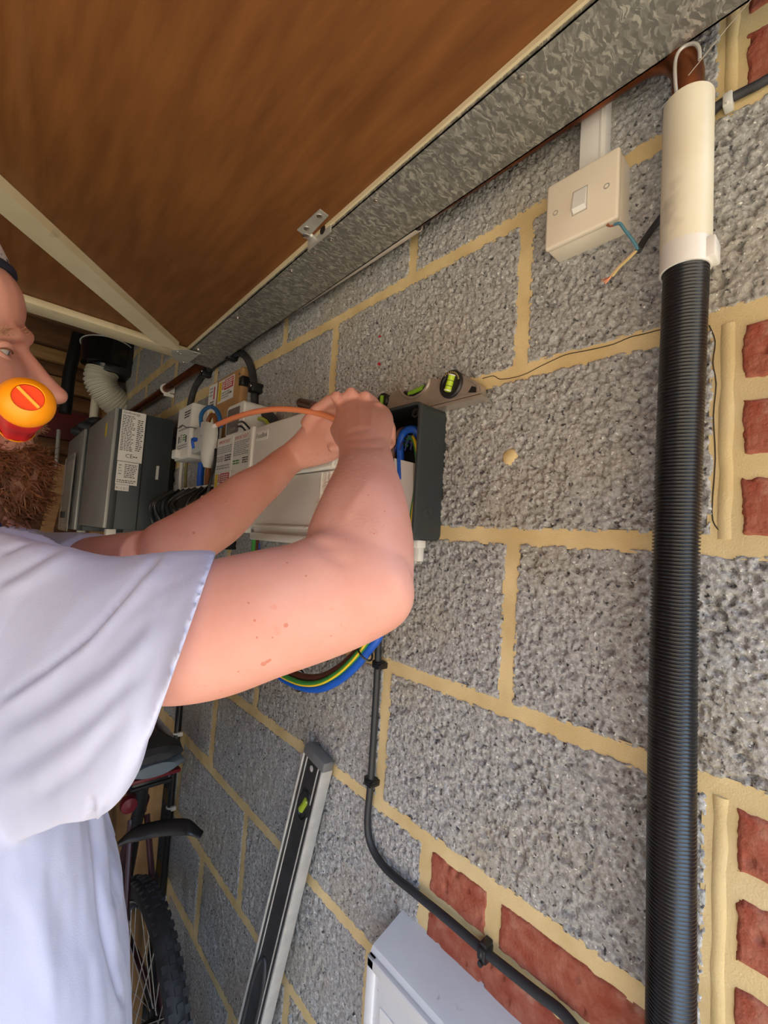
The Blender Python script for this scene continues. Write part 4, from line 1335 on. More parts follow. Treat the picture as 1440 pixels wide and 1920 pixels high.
# clutter: poles, plank, dark bundle
for i, (xa, ya, xb, yb, r_, mtl, lab) in enumerate([(110, 806, 98, 960, 0.011, ZINC, 'taller grey metal pole leaning behind the bearded man'), (91, 838, 88, 950, 0.009, PINE, 'shorter thin wooden pole leaning beside the grey metal pole')]):
    a, b = W(xa, ya, Y=3.3), W(xb, yb, Y=3.3)
    d = (a - b).normalized()
    bot = b + d * ((FLOOR - b.z) / d.z)
    bot.y = 3.1 - 0.12 * i
    single('garden_pole', MB().cyl(bot, a, r_, seg=10), mtl, lab, 'pole')
a, b = W(120, 872, Y=3.0), W(88, 992, Y=3.0)
d = (a - b).normalized()
bot = b + d * ((FLOOR - b.z) / d.z)
nn = Vector((d.z, 0, -d.x)) * 0.028
single('timber_plank', MB().prism([a + nn, a - nn, bot - nn, bot + nn], (0, 0.02, 0)), PINE, 'pale pine plank leaning diagonally in front of the second inverter', 'plank')
bun = MB()
c = W(150, 796, Y=2.62)
for k in range(14):
    q = Vector((rnd.uniform(-.05, .07), rnd.uniform(-.10, .16), rnd.uniform(0.0, .045)))
    bun.ellipsoid(Vector((-0.13, 2.62, -0.02)) + q, (0.045, 0.06, 0.032), Matrix.Rotation(rnd.random() * 3, 3, 'Z'), 10, 7)
single('cable_bundle', bun, BLACKR, 'dark coiled bundle lying on top of the further inverter', 'cable')


# ================================================================== black cable down the wall
pts = [Vector((-0.012, 0.520, -0.475)), Vector((-0.010, 0.548, -0.540))] + [W(x, y, X=-0.010) for x, y in [(711, 1190), (708, 1250), (703, 1340), (695, 1465), (689, 1545), (698, 1590), (725, 1630), (775, 1672), (840, 1725), (910, 1785), (1000, 1857), (1060, 1905)]]
pts += [Vector((-0.014, 0.192, -0.978)), Vector((-0.022, 0.183, -1.000)), Vector((-0.028, 0.182, -1.034))]
sp = smooth_path(pts, 7)
dc = thing('supply_cable', sp[0], 'black supply cable clipped down the blocks then sweeping along the brick course', 'cable')
part('sheath', MB().tube(sp, 0.0058, 14), mat('grey_black_sheath', (0.022, 0.023, 0.026), 0.5), dc)
for px, py, tilt in [(709, 1246, 0), (694, 1465, 0), (908, 1785, 1)]:
    c = W(px, py, X=-0.010)
    R_ = Matrix.Rotation(math.radians(90 if tilt else 4), 4, 'X')
    k = MB().box((-0.008, -0.0075, -0.006), (0.012, 0.0075, 0.006), 0.002)
    k.box((-0.004, -0.012, -0.005), (0.012, 0.012, 0.005), 0.0015)
    k.ring((0.0, 0, 0), (0, 0, 1), 0.0072, 0.0018, 18, 6)
    k.cyl((-0.0095, -0.0095, 0), (0.005, -0.0095, 0), 0.0035, seg=10)
    k.v = [tuple(c + (R_ @ Vector(p))) for p in k.v]
    cl = part('cable_clip', k, BLACK, dc)

# hoop of blue, brown and earth cables below the elbow
hp = [(722, 1060, -0.034), (724, 1130, -0.036), (712, 1188, -0.042), (694, 1215, -0.045), (670, 1245, -0.045), (640, 1272, -0.045), (607, 1289, -0.05), (575, 1290, -0.055), (545, 1279, -0.06), (520, 1262, -0.065), (490, 1225, -0.06), (478, 1150, -0.05), (480, 1060, -0.04), (482, 1020, -0.035)]
base_p = [W(x, y, X=X) for x, y, X in hp]
for nm, mtl, lab, off, r_ in [('blue_cable', BLUEC, 'thick blue cable hanging in a hoop below the junction box', Vector((0, 0, 0)), 0.0075),
                              ('brown_cable', BROWNC, 'thick brown cable hanging inside the blue hoop below the junction box', Vector((-0.002, 0.002, 0.019)), 0.0068)]:
    single(nm, MB().tube(smooth_path([p + off for p in base_p], 7), r_, 14), mtl, lab, 'cable')
sp = smooth_path([p + Vector((-0.010, -0.002, 0.011)) for p in base_p], 7)
ge2 = thing('earth_cable', sp[0], 'green and yellow earth cable tied between the blue and brown hoops', 'cable')
part('green_side', MB().tube(sp, 0.0052, 12), GREENC, ge2)
part('yellow_stripe', MB().tube([p + Vector((-0.0032, -0.001, -0.0026)) for p in sp], 0.0021, 10), YELLOWC, ge2)
for i, (px, py) in enumerate([(683, 1228), (560, 1284)]):
    c = W(px, py, X=-0.052) + Vector((0, 0, 0.008))
    a = W(px + 8, py - 9, X=-0.052) - W(px - 8, py + 9, X=-0.052) if i == 0 else W(px + 9, py + 2, X=-0.052) - W(px - 9, py - 2, X=-0.052)
    t_ = a.normalized()
    u_ = t_.cross(Vector((1, 0, 0))).normalized()
    ring_ = [c + u_ * 0.0195 * math.cos(q) + Vector((1, 0, 0)) * 0.0125 * math.sin(q) for q in (2 * math.pi * k / 24 for k in range(24))]
    tie = MB().tube(ring_, 0.0018, 6, close=True)
    tie.tube([c + u_ * 0.017 + Vector((-0.009, 0, 0)), c + u_ * 0.030 + Vector((-0.014, 0, 0))], 0.0017, 6)
    single('cable_tie', tie, BLACK, ['black cable tie around the hoop near the black supply cable', 'black cable tie around the lowest part of the cable hoop'][i], 'cable tie')

# ================================================================== long spirit level leaning on the wall
top_c = W(599, 1411, X=-0.018)
bot_px = W(477, 1917, X=-0.060)
d = (bot_px - top_c).normalized()
ln = (FLOOR - top_c.z) / d.z
ll = thing('spirit_level', top_c + d * ln, 'long aluminium box spirit level with black web leaning against the block wall', 'spirit level')
lw = Vector((0, 1, 0)) - d * d.y          # across the web (along the wall, away from camera)
lw.normalize()
lt = d.cross(lw).normalized()             # through the thickness
if lt.x > 0:
    lt = -lt                               # lt points into the room


def lp(s, w, t):
    return top_c + d * s + lw * w + lt * t


def lbar(s0, s1, w0, w1, t0, t1, bev=0.0):
    mtx = Matrix((d, lw, lt)).transposed().to_4x4()
    mtx.translation = top_c
    return MB().box((s0, w0, t0), (s1, w1, t1), bev, 2, mtx)


HW, HT = 0.0345, 0.012
part('near_edge', lbar(0.016, ln - 0.002, -HW, -HW + 0.005, -HT, HT, 0.001), ALU, ll, label='scuffed bright aluminium edge')
part('far_edge', lbar(0.016, ln - 0.002, HW - 0.004, HW, -HT, HT, 0.001), ALU, ll, label='scuffed bright aluminium edge')
part('web', lbar(0.016, ln - 0.002, -HW + 0.005, HW - 0.005, -HT + 0.004, HT - 0.003), mat('level_black_web', (0.035, 0.034, 0.035), 0.35, metal=0.3, col2=(0.055, 0.052, 0.052), nscale=30), ll)
rb = MB()
for w_ in (-0.0190, 0.0205):
    b_ = lbar(0.018, ln - 0.002, w_ - 0.0012, w_ + 0.0012, HT - 0.007, HT - 0.0015, 0.0005)
    rb.add(b_.v, b_.f)
part('web_rib', rb, ALU, ll)
part('end_cap', lbar(-0.002, 0.018, -HW - 0.0008, HW + 0.0008, -HT - 0.0008, HT + 0.0008, 0.005), mat('grey_rubber', (0.20, 0.20, 0.205), 0.4, metal=0.3), ll, label='dark rubber end cap')
part('cap_button', MB().lathe(lp(0.030, 0.001, HT - 0.006), lt, [(0, 0.007), (0.002, 0.007), (0.004, 0.004), (0.0045, 0)], 18, cap=False), ALU, ll)
vc2 = lp(0.098, -0.002, HT - 0.004)
vh = MB()
ov = [vc2 + d * 0.026 * math.cos(q) + lw * 0.0165 * math.sin(q) for q in (2 * math.pi * k / 32 for k in range(32))]
vh.tube(ov, 0.004, 8, close=True)
vho = part('vial_housing', vh.prism(ov, lt * -0.002), BLACK, ll)
vdir = (d * 0.92 + lw * 0.38).normalized()
part('vial', MB().tube([vc2 - vdir * 0.015, vc2 - vdir * 0.013, vc2 + vdir * 0.013, vc2 + vdir * 0.015], [0.004, 0.0066, 0.0066, 0.004], 14), mat('vial_olive', (0.28, 0.36, 0.03), 0.1), vho, label='green vial')
# hand slot with a padded grip
gs_ = [lp(0.40 + 0.085 - 0.085 * math.cos(q) + (0.10 if math.cos(q) < 0 else 0), 0.003 + 0.019 * math.sin(q), HT - 0.002) for q in (2 * math.pi * k / 32 for k in range(32))]
part('hand_grip', MB().tube(gs_, 0.004, 8, close=True).prism(gs_, lt * -0.003), BLACKR, ll, label='black padded hand slot')

# ================================================================== white meter cabinet at the bottom
my0, my1 = 0.155, 0.477
mz1, mz0 = -1.022, -1.62
mx_ = -0.062
mc = thing('meter_cabinet', (-0.03, (my0 + my1) / 2, mz0), 'dusty white plastic meter cabinet with sloping top under the brick course', 'cabinet')
prof2 = [(0.003, mz1), (mx_ + 0.004, mz1 - 0.020), (mx_, mz1 - 0.026), (mx_, mz0), (0.003, mz0)]
dusty = mat('dusty_white_plastic', (0.62, 0.62, 0.63), 0.5, col2=(0.70, 0.70, 0.70), nscale=8, col3=(0.30, 0.27, 0.22), n3=40, c3=(0.68, 0.76), bump=0.1)
part('body', MB().prism([(x, my0, z) for x, z in prof2], (0, my1 - my0, 0)), dusty, mc, smooth=20)
fr = MB()
fz1 = mz1 - 0.026
fr.box((mx_ - 0.007, my0, fz1 - 0.016), (mx_ + 0.002, my1, fz1), 0.003)
fr.box((mx_ - 0.007, my1 - 0.016, mz0), (mx_ + 0.002, my1, fz1), 0.003)
fr.box((mx_ - 0.007, my0, mz0), (mx_ + 0.002, my0 + 0.016, fz1), 0.003)
fr.box((mx_ - 0.007, my0, mz0), (mx_ + 0.002, my1, mz0 + 0.016), 0.003)
part('door_frame', fr, dusty, mc)
part('door', MB().box((mx_ - 0.003, my0 + 0.014, mz0 + 0.014), (mx_ + 0.001, my1 - 0.014, fz1 - 0.014), 0.002), dusty, mc)
pl_ = MB()
pl_.prism([(mx_ - 0.0045, my1 - 0.030, fz1 - 0.05), (mx_ - 0.0045, my0 + 0.03, fz1 - 0.05), (mx_ - 0.0045, my0 + 0.03, mz0 + 0.05), (mx_ - 0.0045, my1 - 0.030, mz0 + 0.05)], (0.003, 0, 0))
part('door_panel', pl_, dusty, mc)

# ================================================================== thin conduit in the corner behind the arm
cpts = [W(345, 1250, X=-0.010), W(336, 1338, X=-0.010), W(320, 1500, X=-0.010), W(305, 1660, X=-0.010)]
ymean = sum(p.y for p in cpts) / 4
cd = thing('conduit', (-0.010, ymean, FLOOR), 'slim black conduit running straight down the wall behind the man', 'conduit')
part('tube', MB().cyl((-0.010, ymean, -0.53), (-0.010, ymean, FLOOR), 0.0095, seg=16), BLACK, cd)
for (px, py, mtl) in [(335, 1377, WHITE), (321, 1515, GREYP)]:
    c = W(px, py, X=-0.010)
    k = MB().ring((-0.010, ymean, c.z), (0, 0, 1), 0.0105, 0.003, 20, 8)
    k.box((-0.012, ymean - 0.018, c.z - 0.006), (0.003, ymean - 0.006, c.z + 0.006), 0.001)
    part('saddle_clip', k, mtl, cd, label='pale conduit clip')

# chipboard panel leaning in the back corner
a = W(292, 1500, X=-0.042)
single('chipboard_panel', MB().box((-0.042, a.y, FLOOR), (-0.022, a.y + 0.95, -1.16), 0.001), BOARD,
       'brown chipboard panel standing against the wall behind the bicycle', 'panel')

# ================================================================== bicycle leaning by the wall
WX, WY, WZ, WR = -0.128, 1.186, FLOOR + 0.311, 0.311
bike = thing('bicycle', (WX, WY, FLOOR), 'dark bicycle with knobbly tyres leaning along the wall behind the man', 'bicycle')


def wheel(cy_):
    c = Vector((WX, cy_, WZ))
    tyre = MB().ring(c, (1, 0, 0), WR - 0.026, 0.0245, 64, 12)
    t_ = part('tyre', tyre, BLACKR, bike, label='knobbly black tyre')
    kb = MB()
    for k in range(72):
        q = 2 * math.pi * k / 72
        rad = Vector((0, math.cos(q), math.sin(q)))
        tan = Vector((0, -math.sin(q), math.cos(q)))
        for s_ in (-1, 0, 1):
            p_ = c + rad * (WR - 0.026 + 0.0245 * math.cos(0.75 * s_)) + Vector((0.0245 * math.sin(0.75 * s_), 0, 0))
            mtx = Matrix((Vector((1, 0, 0)), tan, rad)).transposed().to_4x4()
            mtx.translation = p_ + tan * (0.004 if s_ else -0.004)
            kb.box((-0.006, -0.007, -0.003), (0.006, 0.007, 0.0035), 0, 1, mtx)
    part('tread', kb, BLACKR, t_, kind='stuff')
    rm = MB().ring(c, (1, 0, 0), WR - 0.060, 0.009, 56, 8)
    r_ = part('rim', rm, mat('dark_rim', (0.05, 0.06, 0.07), 0.3, metal=0.6), bike)
    part('rim_edge', MB().ring(c + Vector((-0.009, 0, 0)), (1, 0, 0), WR - 0.053, 0.0022, 56, 6), ALU, r_)
    spk = MB()
    for k in range(32):
        q = 2 * math.pi * k / 32
        q2 = q + (0.55 if k % 2 else -0.55)
        sx = 0.028 if (k // 2) % 2 else -0.028
        spk.tube([c + Vector((sx, 0.025 * math.cos(q2), 0.025 * math.sin(q2))), c + Vector((0, (WR - 0.066) * math.cos(q), (WR - 0.066) * math.sin(q)))], 0.0011, 5)
    part('spokes', spk, ALU, r_)
    part('hub', MB().lathe(c + Vector((-0.05, 0, 0)), (1, 0, 0), [(0, 0.006), (0.02, 0.012), (0.022, 0.028), (0.026, 0.028), (0.03, 0.014), (0.07, 0.014), (0.074, 0.028), (0.078, 0.028), (0.08, 0.012), (0.1, 0.006)], 18), BLACK, bike)


wheel(WY)
wheel(WY + 0.98)
# saddle: dark shell over a blue-grey band and red reflector, seen from behind
SY = 1.25
sa, sb = W(205, 1428, Y=SY), W(302, 1432, Y=SY)
sz = W(290, 1443, Y=SY).z
scx = WX - 0.01
shw = 0.075
rings = []
for t_, (dy, hw_, hh_) in enumerate([(-0.012, 0.045, 0.014), (0.0, 0.072, 0.026), (0.04, 0.078, 0.032), (0.12, 0.050, 0.028), (0.22, 0.020, 0.020), (0.26, 0.008, 0.010)]):
    cen = Vector((scx, SY + dy, sz + 0.030))
    rings.append([cen + Vector((hw_ * math.cos(q), 0, hh_ * (math.sin(q) if math.sin(q) > 0 else 0.5 * math.sin(q)))) for q in (2 * math.pi * k / 20 for k in range(20))])
part('saddle', MB().rings(rings), BLACKR, bike, label='black saddle')
rings = []
for dy, hw_ in [(-0.018, 0.050), (-0.004, 0.076), (0.04, 0.080), (0.12, 0.052), (0.2, 0.025)]:
    cen = Vector((scx, SY + dy, sz + 0.006))
    rings.append([cen + Vector((hw_ * math.cos(q), 0, 0.016 * math.sin(q))) for q in (2 * math.pi * k / 20 for k in range(20))])
part('saddle_band', MB().rings(rings), SADDLE, bike, label='blue-grey saddle band')
part('saddle_trim', MB().box((scx - 0.070, SY - 0.012, sz - 0.020), (scx + 0.066, SY + 0.05, sz - 0.010), 0.003), DKRED, bike)
part('saddle_clamp', MB().box((scx - 0.05, SY - 0.002, sz - 0.045), (scx + 0.040, SY + 0.10, sz - 0.020), 0.006).cyl((scx - 0.05, SY - 0.002, sz - 0.036), (scx + 0.045, SY - 0.002, sz - 0.036), 0.006, seg=10), BLACK, bike)
part('rear_light', MB().lathe((scx - 0.055, SY - 0.01, sz - 0.062), (0, -1, 0), [(-0.02, 0.012), (0, 0.020), (0.012, 0.018), (0.018, 0)], 18, cap=False), DKRED, bike, label='dark red rear light')
part('seat_post', MB().cyl((scx, SY + 0.06, sz - 0.03), (WX, SY + 0.22, WZ + 0.02), 0.014, seg=14), BLACK, bike)
frm = mat('bike_frame_paint', (0.05, 0.015, 0.02), 0.3)
part('frame', MB().cyl((WX, SY + 0.10, sz - 0.12), (WX, WY + 0.42, WZ - 0.03), 0.017, seg=14).cyl((WX, SY + 0.11, sz - 0.16), (WX, WY + 0.86, WZ + 0.50), 0.016, seg=14)
     .cyl((WX, WY + 0.42, WZ - 0.03), (WX, WY + 0.86, WZ + 0.45), 0.018, seg=14).cyl((WX - 0.05, WY, WZ), (WX - 0.04, WY + 0.42, WZ - 0.03), 0.009, seg=10).cyl((WX + 0.05, WY, WZ), (WX + 0.04, WY + 0.42, WZ - 0.03), 0.009, seg=10)
     .cyl((WX - 0.05, WY, WZ), (WX - 0.02, SY + 0.12, sz - 0.18), 0.008, seg=10).cyl((WX + 0.05, WY, WZ), (WX + 0.02, SY + 0.12, sz - 0.18), 0.008, seg=10)
     .cyl((WX - 0.05, WY + 0.98, WZ), (WX - 0.03, WY + 0.88, WZ + 0.36), 0.011, seg=10).cyl((WX + 0.05, WY + 0.98, WZ), (WX + 0.03, WY + 0.88, WZ + 0.36), 0.011, seg=10).box((WX - 0.045, WY + 0.865, WZ + 0.345), (WX + 0.045, WY + 0.90, WZ + 0.375), 0.006)
     .cyl((WX, WY + 0.885, WZ + 0.36), (WX, WY + 0.83, WZ + 0.58), 0.017, seg=14), frm, bike)
part('handlebar', MB().tube(smooth_path([Vector((WX - 0.28, WY + 0.78, WZ + 0.60)), Vector((WX - 0.10, WY + 0.81, WZ + 0.58)), Vector((WX, WY + 0.83, WZ + 0.58)), Vector((WX + 0.10, WY + 0.81, WZ + 0.58))], 5), 0.012, 12), BLACK, bike)
part('crank', MB().ring((WX - 0.05, WY + 0.42, WZ - 0.03), (1, 0, 0), 0.085, 0.005, 32, 6).cyl((WX - 0.07, WY + 0.42, WZ - 0.03), (WX + 0.07, WY + 0.42, WZ - 0.03), 0.02, seg=14).box((WX - 0.075, WY + 0.41, WZ - 0.20), (WX - 0.06, WY + 0.43, WZ - 0.03)), BLACK, bike)
# black mudguard strap sweeping towards the wall
st = [W(222, 1583, Y=1.30), W(250, 1566, Y=1.29), W(285, 1556, Y=1.27), W(320, 1551, Y=1.24), W(352, 1552, Y=1.21), W(378, 1566, Y=1.19)]
sp = smooth_path(st, 6)
mbs = MB()
rings = []
for i, p_ in enumerate(sp):
    t_ = (sp[min(i + 1, len(sp) - 1)] - sp[max(i - 1, 0)]).normalized()
    up_ = Vector((0, 0.75, 0.66))
    up_ = (up_ - t_ * up_.dot(t_)).normalized()
    nn_ = t_.cross(up_)
    h_ = 0.019 * min(1, 0.35 + i / 12, 0.55 + (len(sp) - 1 - i) / 16)
    rings.append([p_ + up_ * h_ * math.cos(q) + nn_ * 0.004 * math.sin(q) for q in (2 * math.pi * k / 12 for k in range(12))])
part('mudguard', mbs.rings(rings), BLACK, bike, label='black mudguard blade')


# ================================================================== the electrician
person = thing('person', (-0.53, 0.72, FLOOR), 'bearded man in a pale lavender polo shirt reaching both hands to the junction box', 'person')


def rib(ax_, ay_, bx_, by_, D, th, D2=None):
    a_ = W(ax_, ay_, D=D)
    b_ = W(bx_, by_, D=D if D2 is None else D2)
    return ((a_ + b_) / 2, (b_ - a_) / 2, th)


def rib_loft(mb, ribs, seg=28, view=False):
    """Skin a limb over ribs: centre, half-width vector, half-thickness."""
    rings = []
    n = len(ribs)
    for i, (c, h, th) in enumerate(ribs):
        t = (ribs[min(i + 1, n - 1)][0] - ribs[max(i - 1, 0)][0]).normalized()
        k = t.cross(h)
        if view:                       # thickness straight along the line of sight
            v_ = (CAM - c)
            v_ = (v_ - h * (v_.dot(h) / h.dot(h))).normalized()
            k = v_ if v_.dot(k) > 0 else -v_
        k = k.normalized() * th if k.length > 1e-9 else Vector((0, 0, th))
        rings.append([c + h * math.cos(q) + k * math.sin(q) for q in (2 * math.pi * j / seg for j in range(seg))])
    # keep the rings from twisting against each other
    mb.rings(rings)
    return mb


def ribs_smooth(ribs, n=4):
    out = []
    cs = smooth_path([r[0] for r in ribs], n)
    hs = smooth_path([r[1] for r in ribs], n)
    ts = smooth_path([Vector((r[2], 0, 0)) for r in ribs], n)
    return [(c, h, t.x) for c, h, t in zip(cs, hs, ts)]


def remesh(mb_list, voxel, smooth_it=6, fac=0.5):
    allm = MB()
    for k in mb_list:
        allm.add(k.v, k.f)
    me = make_mesh(allm, 'tmp', 0)
    ob = bpy.data.objects.new('tmp', me)
    COL.objects.link(ob)
    r_ = ob.modifiers.new('r', 'REMESH')
    r_.mode = 'VOXEL'
    r_.voxel_size = voxel
    if smooth_it:
        s_ = ob.modifiers.new('s', 'SMOOTH')
        s_.factor = fac
        s_.iterations = smooth_it
    dg = bpy.context.evaluated_depsgraph_get()
    out = bpy.data.meshes.new_from_object(ob.evaluated_get(dg))
    bpy.data.objects.remove(ob, do_unlink=True)
    bpy.data.meshes.remove(me)
    out.polygons.foreach_set('use_smooth', [True] * len(out.polygons))
    return out


def mesh_co(me):
    co_ = np.empty(len(me.vertices) * 3)
    me.vertices.foreach_get('co', co_)
    no_ = np.empty(len(me.vertices) * 3)
    me.vertex_normals.foreach_get('vector', no_)
    return co_.reshape(-1, 3), no_.reshape(-1, 3)


def project(co_):
    d_ = co_ - np.array(CAM)
    z_ = d_ @ np.array(R_FWD)
    return np.stack([720 + F_PX * (d_ @ np.array(R_RIGHT)) / z_, 960 + F_PX * (d_ @ np.array(R_DOWN)) / z_], -1), z_


def seg_dist(p, a, b):
    a, b = np.array(a, float), np.array(b, float)
    t = np.clip(((p - a) @ (b - a)) / ((b - a) @ (b - a)), 0, 1)
    return np.linalg.norm(p - (a + t[:, None] * (b - a)), axis=1), t


# ---- right arm (nearer the camera)
body = []
ua = [rib(60, 1080, 30, 1340, 0.455, 0.034), rib(200, 1085, 150, 1350, 0.418, 0.036), rib(325, 1070, 272, 1320, 0.376, 0.042), rib(402, 1048, 345, 1318, 0.364, 0.050), rib(482, 1031, 432, 1300, 0.362, 0.050),
      rib(548, 1018, 528, 1263, 0.366, 0.047), rib(610, 990, 628, 1229, 0.374, 0.044), rib(665, 985, 705, 1196, 0.382, 0.041), rib(715, 1000, 752, 1165, 0.388, 0.034), rib(742, 1030, 769, 1125, 0.392, 0.020)]
body.append(rib_loft(MB(), ribs_smooth(ua), 32))
fa = [rib(610, 1170, 745, 1172, 0.380, 0.030), rib(585, 1110, 771, 1130, 0.385, 0.040), rib(572, 1060, 776, 1075, 0.392, 0.045), rib(576, 1005, 775, 1016, 0.408, 0.045), rib(596, 961, 766, 961, 0.430, 0.043),
      rib(615, 922, 754, 917, 0.458, 0.038), rib(627, 896, 745, 890, 0.482, 0.033), rib(634, 868, 738, 864, 0.508, 0.028), rib(635, 843, 732, 840, 0.534, 0.024), rib(634, 828, 733, 825, 0.550, 0.0225)]
body.append(rib_loft(MB(), ribs_smooth(fa), 32))
# back of the right hand
hd = [rib(635, 845, 732, 842, 0.532, 0.024), rib(632, 822, 735, 818, 0.560, 0.022), rib(629, 798, 738, 798, 0.590, 0.020), rib(628, 775, 738, 785, 0.618, 0.018), rib(630, 758, 733, 775, 0.640, 0.015), rib(634, 750, 728, 768, 0.652, 0.011)]
body.append(rib_loft(MB(), ribs_smooth(hd), 28))
FWDH = Vector((0.86, 0.42, -0.28)).normalized()
for (px, py, D, L1, L2, L3, r1) in [(644, 757, 0.646, 0.042, 0.026, 0.020, 0.0105), (670, 750, 0.652, 0.046, 0.029, 0.021, 0.0108), (697, 756, 0.648, 0.043, 0.027, 0.020, 0.0102), (720, 775, 0.636, 0.034, 0.021, 0.018, 0.0090)]:
    k0 = W(px, py, D=D)
    k1 = k0 + FWDH * L1 * 0.9 + Vector((0, 0, -0.006))
    k2 = k1 + Vector((0.25, 0.10, -0.95)).normalized() * L2
    k3 = k2 + Vector((-0.75, -0.35, -0.55)).normalized() * L3
    body.append(MB().tube([k0 - FWDH * 0.030 + Vector((0, 0, -0.005)), k0, k0 + (k1 - k0) * 0.5, k1, k1 + (k2 - k1) * 0.5, k2, k3, k3 + (k3 - k2).normalized() * 0.003],
                          [r1 * 0.75, r1 * 1.12, r1 * 0.95, r1 * 1.0, r1 * 0.88, r1 * 0.92, r1 * 0.82, r1 * 0.45], 14))
# right thumb, pressed against the curled index finger on the far side
t0, t1, t2, t3 = W(655, 836, D=0.552), W(634, 806, D=0.612), W(638, 792, D=0.652), W(650, 786, D=0.672)
body.append(MB().tube([t0, (t0 + t1) / 2, t1, (t1 + t2) / 2, t2, t3, t3 + (t3 - t2) * 0.2], [0.013, 0.0135, 0.0118, 0.0105, 0.0108, 0.0092, 0.004], 14))

# ---- left arm (behind)
la = [rib(30, 1030, 45, 1105, 0.70, 0.042), rib(130, 1012, 140, 1095, 0.655, 0.042), rib(200, 1003, 220, 1090, 0.615, 0.043), rib(268, 994, 300, 1088, 0.585, 0.043)]
body.append(rib_loft(MB(), ribs_smooth(la), 24))
lf = [rib(262, 1050, 335, 1092, 0.585, 0.026), rib(268, 1000, 362, 1072, 0.588, 0.038), rib(318, 972, 405, 1038, 0.610, 0.041), rib(374, 938, 452, 1004, 0.640, 0.038), rib(430, 899, 500, 950, 0.675, 0.033),
      rib(475, 876, 532, 918, 0.705, 0.028), rib(514, 846, 556, 888, 0.732, 0.023), rib(536, 832, 572, 876, 0.745, 0.021)]
body.append(rib_loft(MB(), ribs_smooth(lf), 24))
lh = [rib(530, 836, 566, 880, 0.742, 0.021), rib(556, 812, 596, 874, 0.735, 0.020), rib(576, 786, 622, 866, 0.722, 0.018), rib(592, 766, 640, 858, 0.708, 0.016), rib(606, 760, 655, 848, 0.698, 0.013), rib(616, 766, 660, 838, 0.692, 0.009)]
body.append(rib_loft(MB(), ribs_smooth(lh), 24))
FW2 = Vector((0.62, -0.62, 0.10)).normalized()
for i, (px, py, D, L1, L2, L3, r1) in enumerate([(616, 772, 0.700, 0.040, 0.025, 0.020, 0.0098), (628, 794, 0.700, 0.042, 0.027, 0.020, 0.0098), (638, 816, 0.698, 0.040, 0.025, 0.020, 0.0094), (646, 838, 0.696, 0.032, 0.020, 0.016, 0.0085)]):
    k0 = W(px, py, D=D)
    k1 = k0 + FW2 * L1
    k2 = k1 + Vector((0.85, 0.20, -0.35)).normalized() * L2
    k3 = k2 + Vector((0.1, 0.95, -0.2)).normalized() * L3
    body.append(MB().tube([k0 - FW2 * 0.025, k0, (k0 + k1) / 2, k1, (k1 + k2) / 2, k2, k3, k3 + (k3 - k2) * 0.15], [r1 * 0.8, r1 * 1.1, r1 * 0.95, r1, r1 * 0.9, r1 * 0.92, r1 * 0.8, r1 * 0.4], 12))
lt0, lt1, lt2, lt3 = W(578, 800, D=0.720), W(598, 768, D=0.700), W(618, 753, D=0.688), W(640, 746, D=0.682)
body.append(MB().tube([lt0, (lt0 + lt1) / 2, lt1, (lt1 + lt2) / 2, lt2, lt3, lt3 + (lt3 - lt2) * 0.2], [0.016, 0.0145, 0.0120, 0.0105, 0.0112, 0.0095, 0.004], 14))

# ---- torso core, neck and head
body.append(MB().tube([Vector((-0.50, 0.72, -1.25)), Vector((-0.50, 0.715, -0.95)), Vector((-0.51, 0.715, -0.70)), Vector((-0.525, 0.71, -0.55)), Vector((-0.545, 0.70, -0.48)), Vector((-0.565, 0.695, -0.42)), Vector((-0.578, 0.692, -0.34))], [0.10, 0.10, 0.10, 0.075, 0.062, 0.060, 0.060], 24))
body.append(MB().tube([W(60, 1200, D=0.455), Vector((-0.50, 0.64, -0.60)), Vector((-0.50, 0.80, -0.60)), W(45, 1070, D=0.70)], [0.034, 0.050, 0.050, 0.044], 20))
HY = 0.690


def hp_(px, py, dy=0.0):
    """Point of the face profile in the head's mid plane."""
    q = W(px, py, Y=HY - abs(dy))
    q.y = HY + dy
    return q


h_f = Vector((0.915, 0, 0.40)).normalized()           # facing direction of the tipped-back head
h_u = Vector((-0.40, 0, 0.915)).normalized()
capF = hp_(17, 520)
hc = capF - h_f * 0.099 - h_u * 0.020                 # centre of the skull
headR = Matrix((h_f, Vector((0, 1, 0)), h_u)).transposed()
tiltm = Matrix.Rotation(math.radians(-16), 3, 'Y')
body.append(MB().ellipsoid(hc, (0.098, 0.077, 0.092), headR, 28, 18))
# forehead and brow ridge
body.append(MB().ellipsoid(hp_(47, 590) + Vector((-0.050, 0, -0.002)), (0.052, 0.062, 0.052), headR, 20, 14))
body.append(MB().tube([hp_(8, 634, -0.046) + Vector((-0.018, 0, -0.004)), hp_(44, 632, -0.024) + Vector((-0.009, 0, 0.001)), hp_(64, 636) + Vector((-0.009, 0, 0)), hp_(44, 632, 0.024) + Vector((-0.009, 0, 0.001)), hp_(8, 634, 0.046) + Vector((-0.018, 0, -0.004))], [0.008, 0.010, 0.011, 0.010, 0.008], 12))
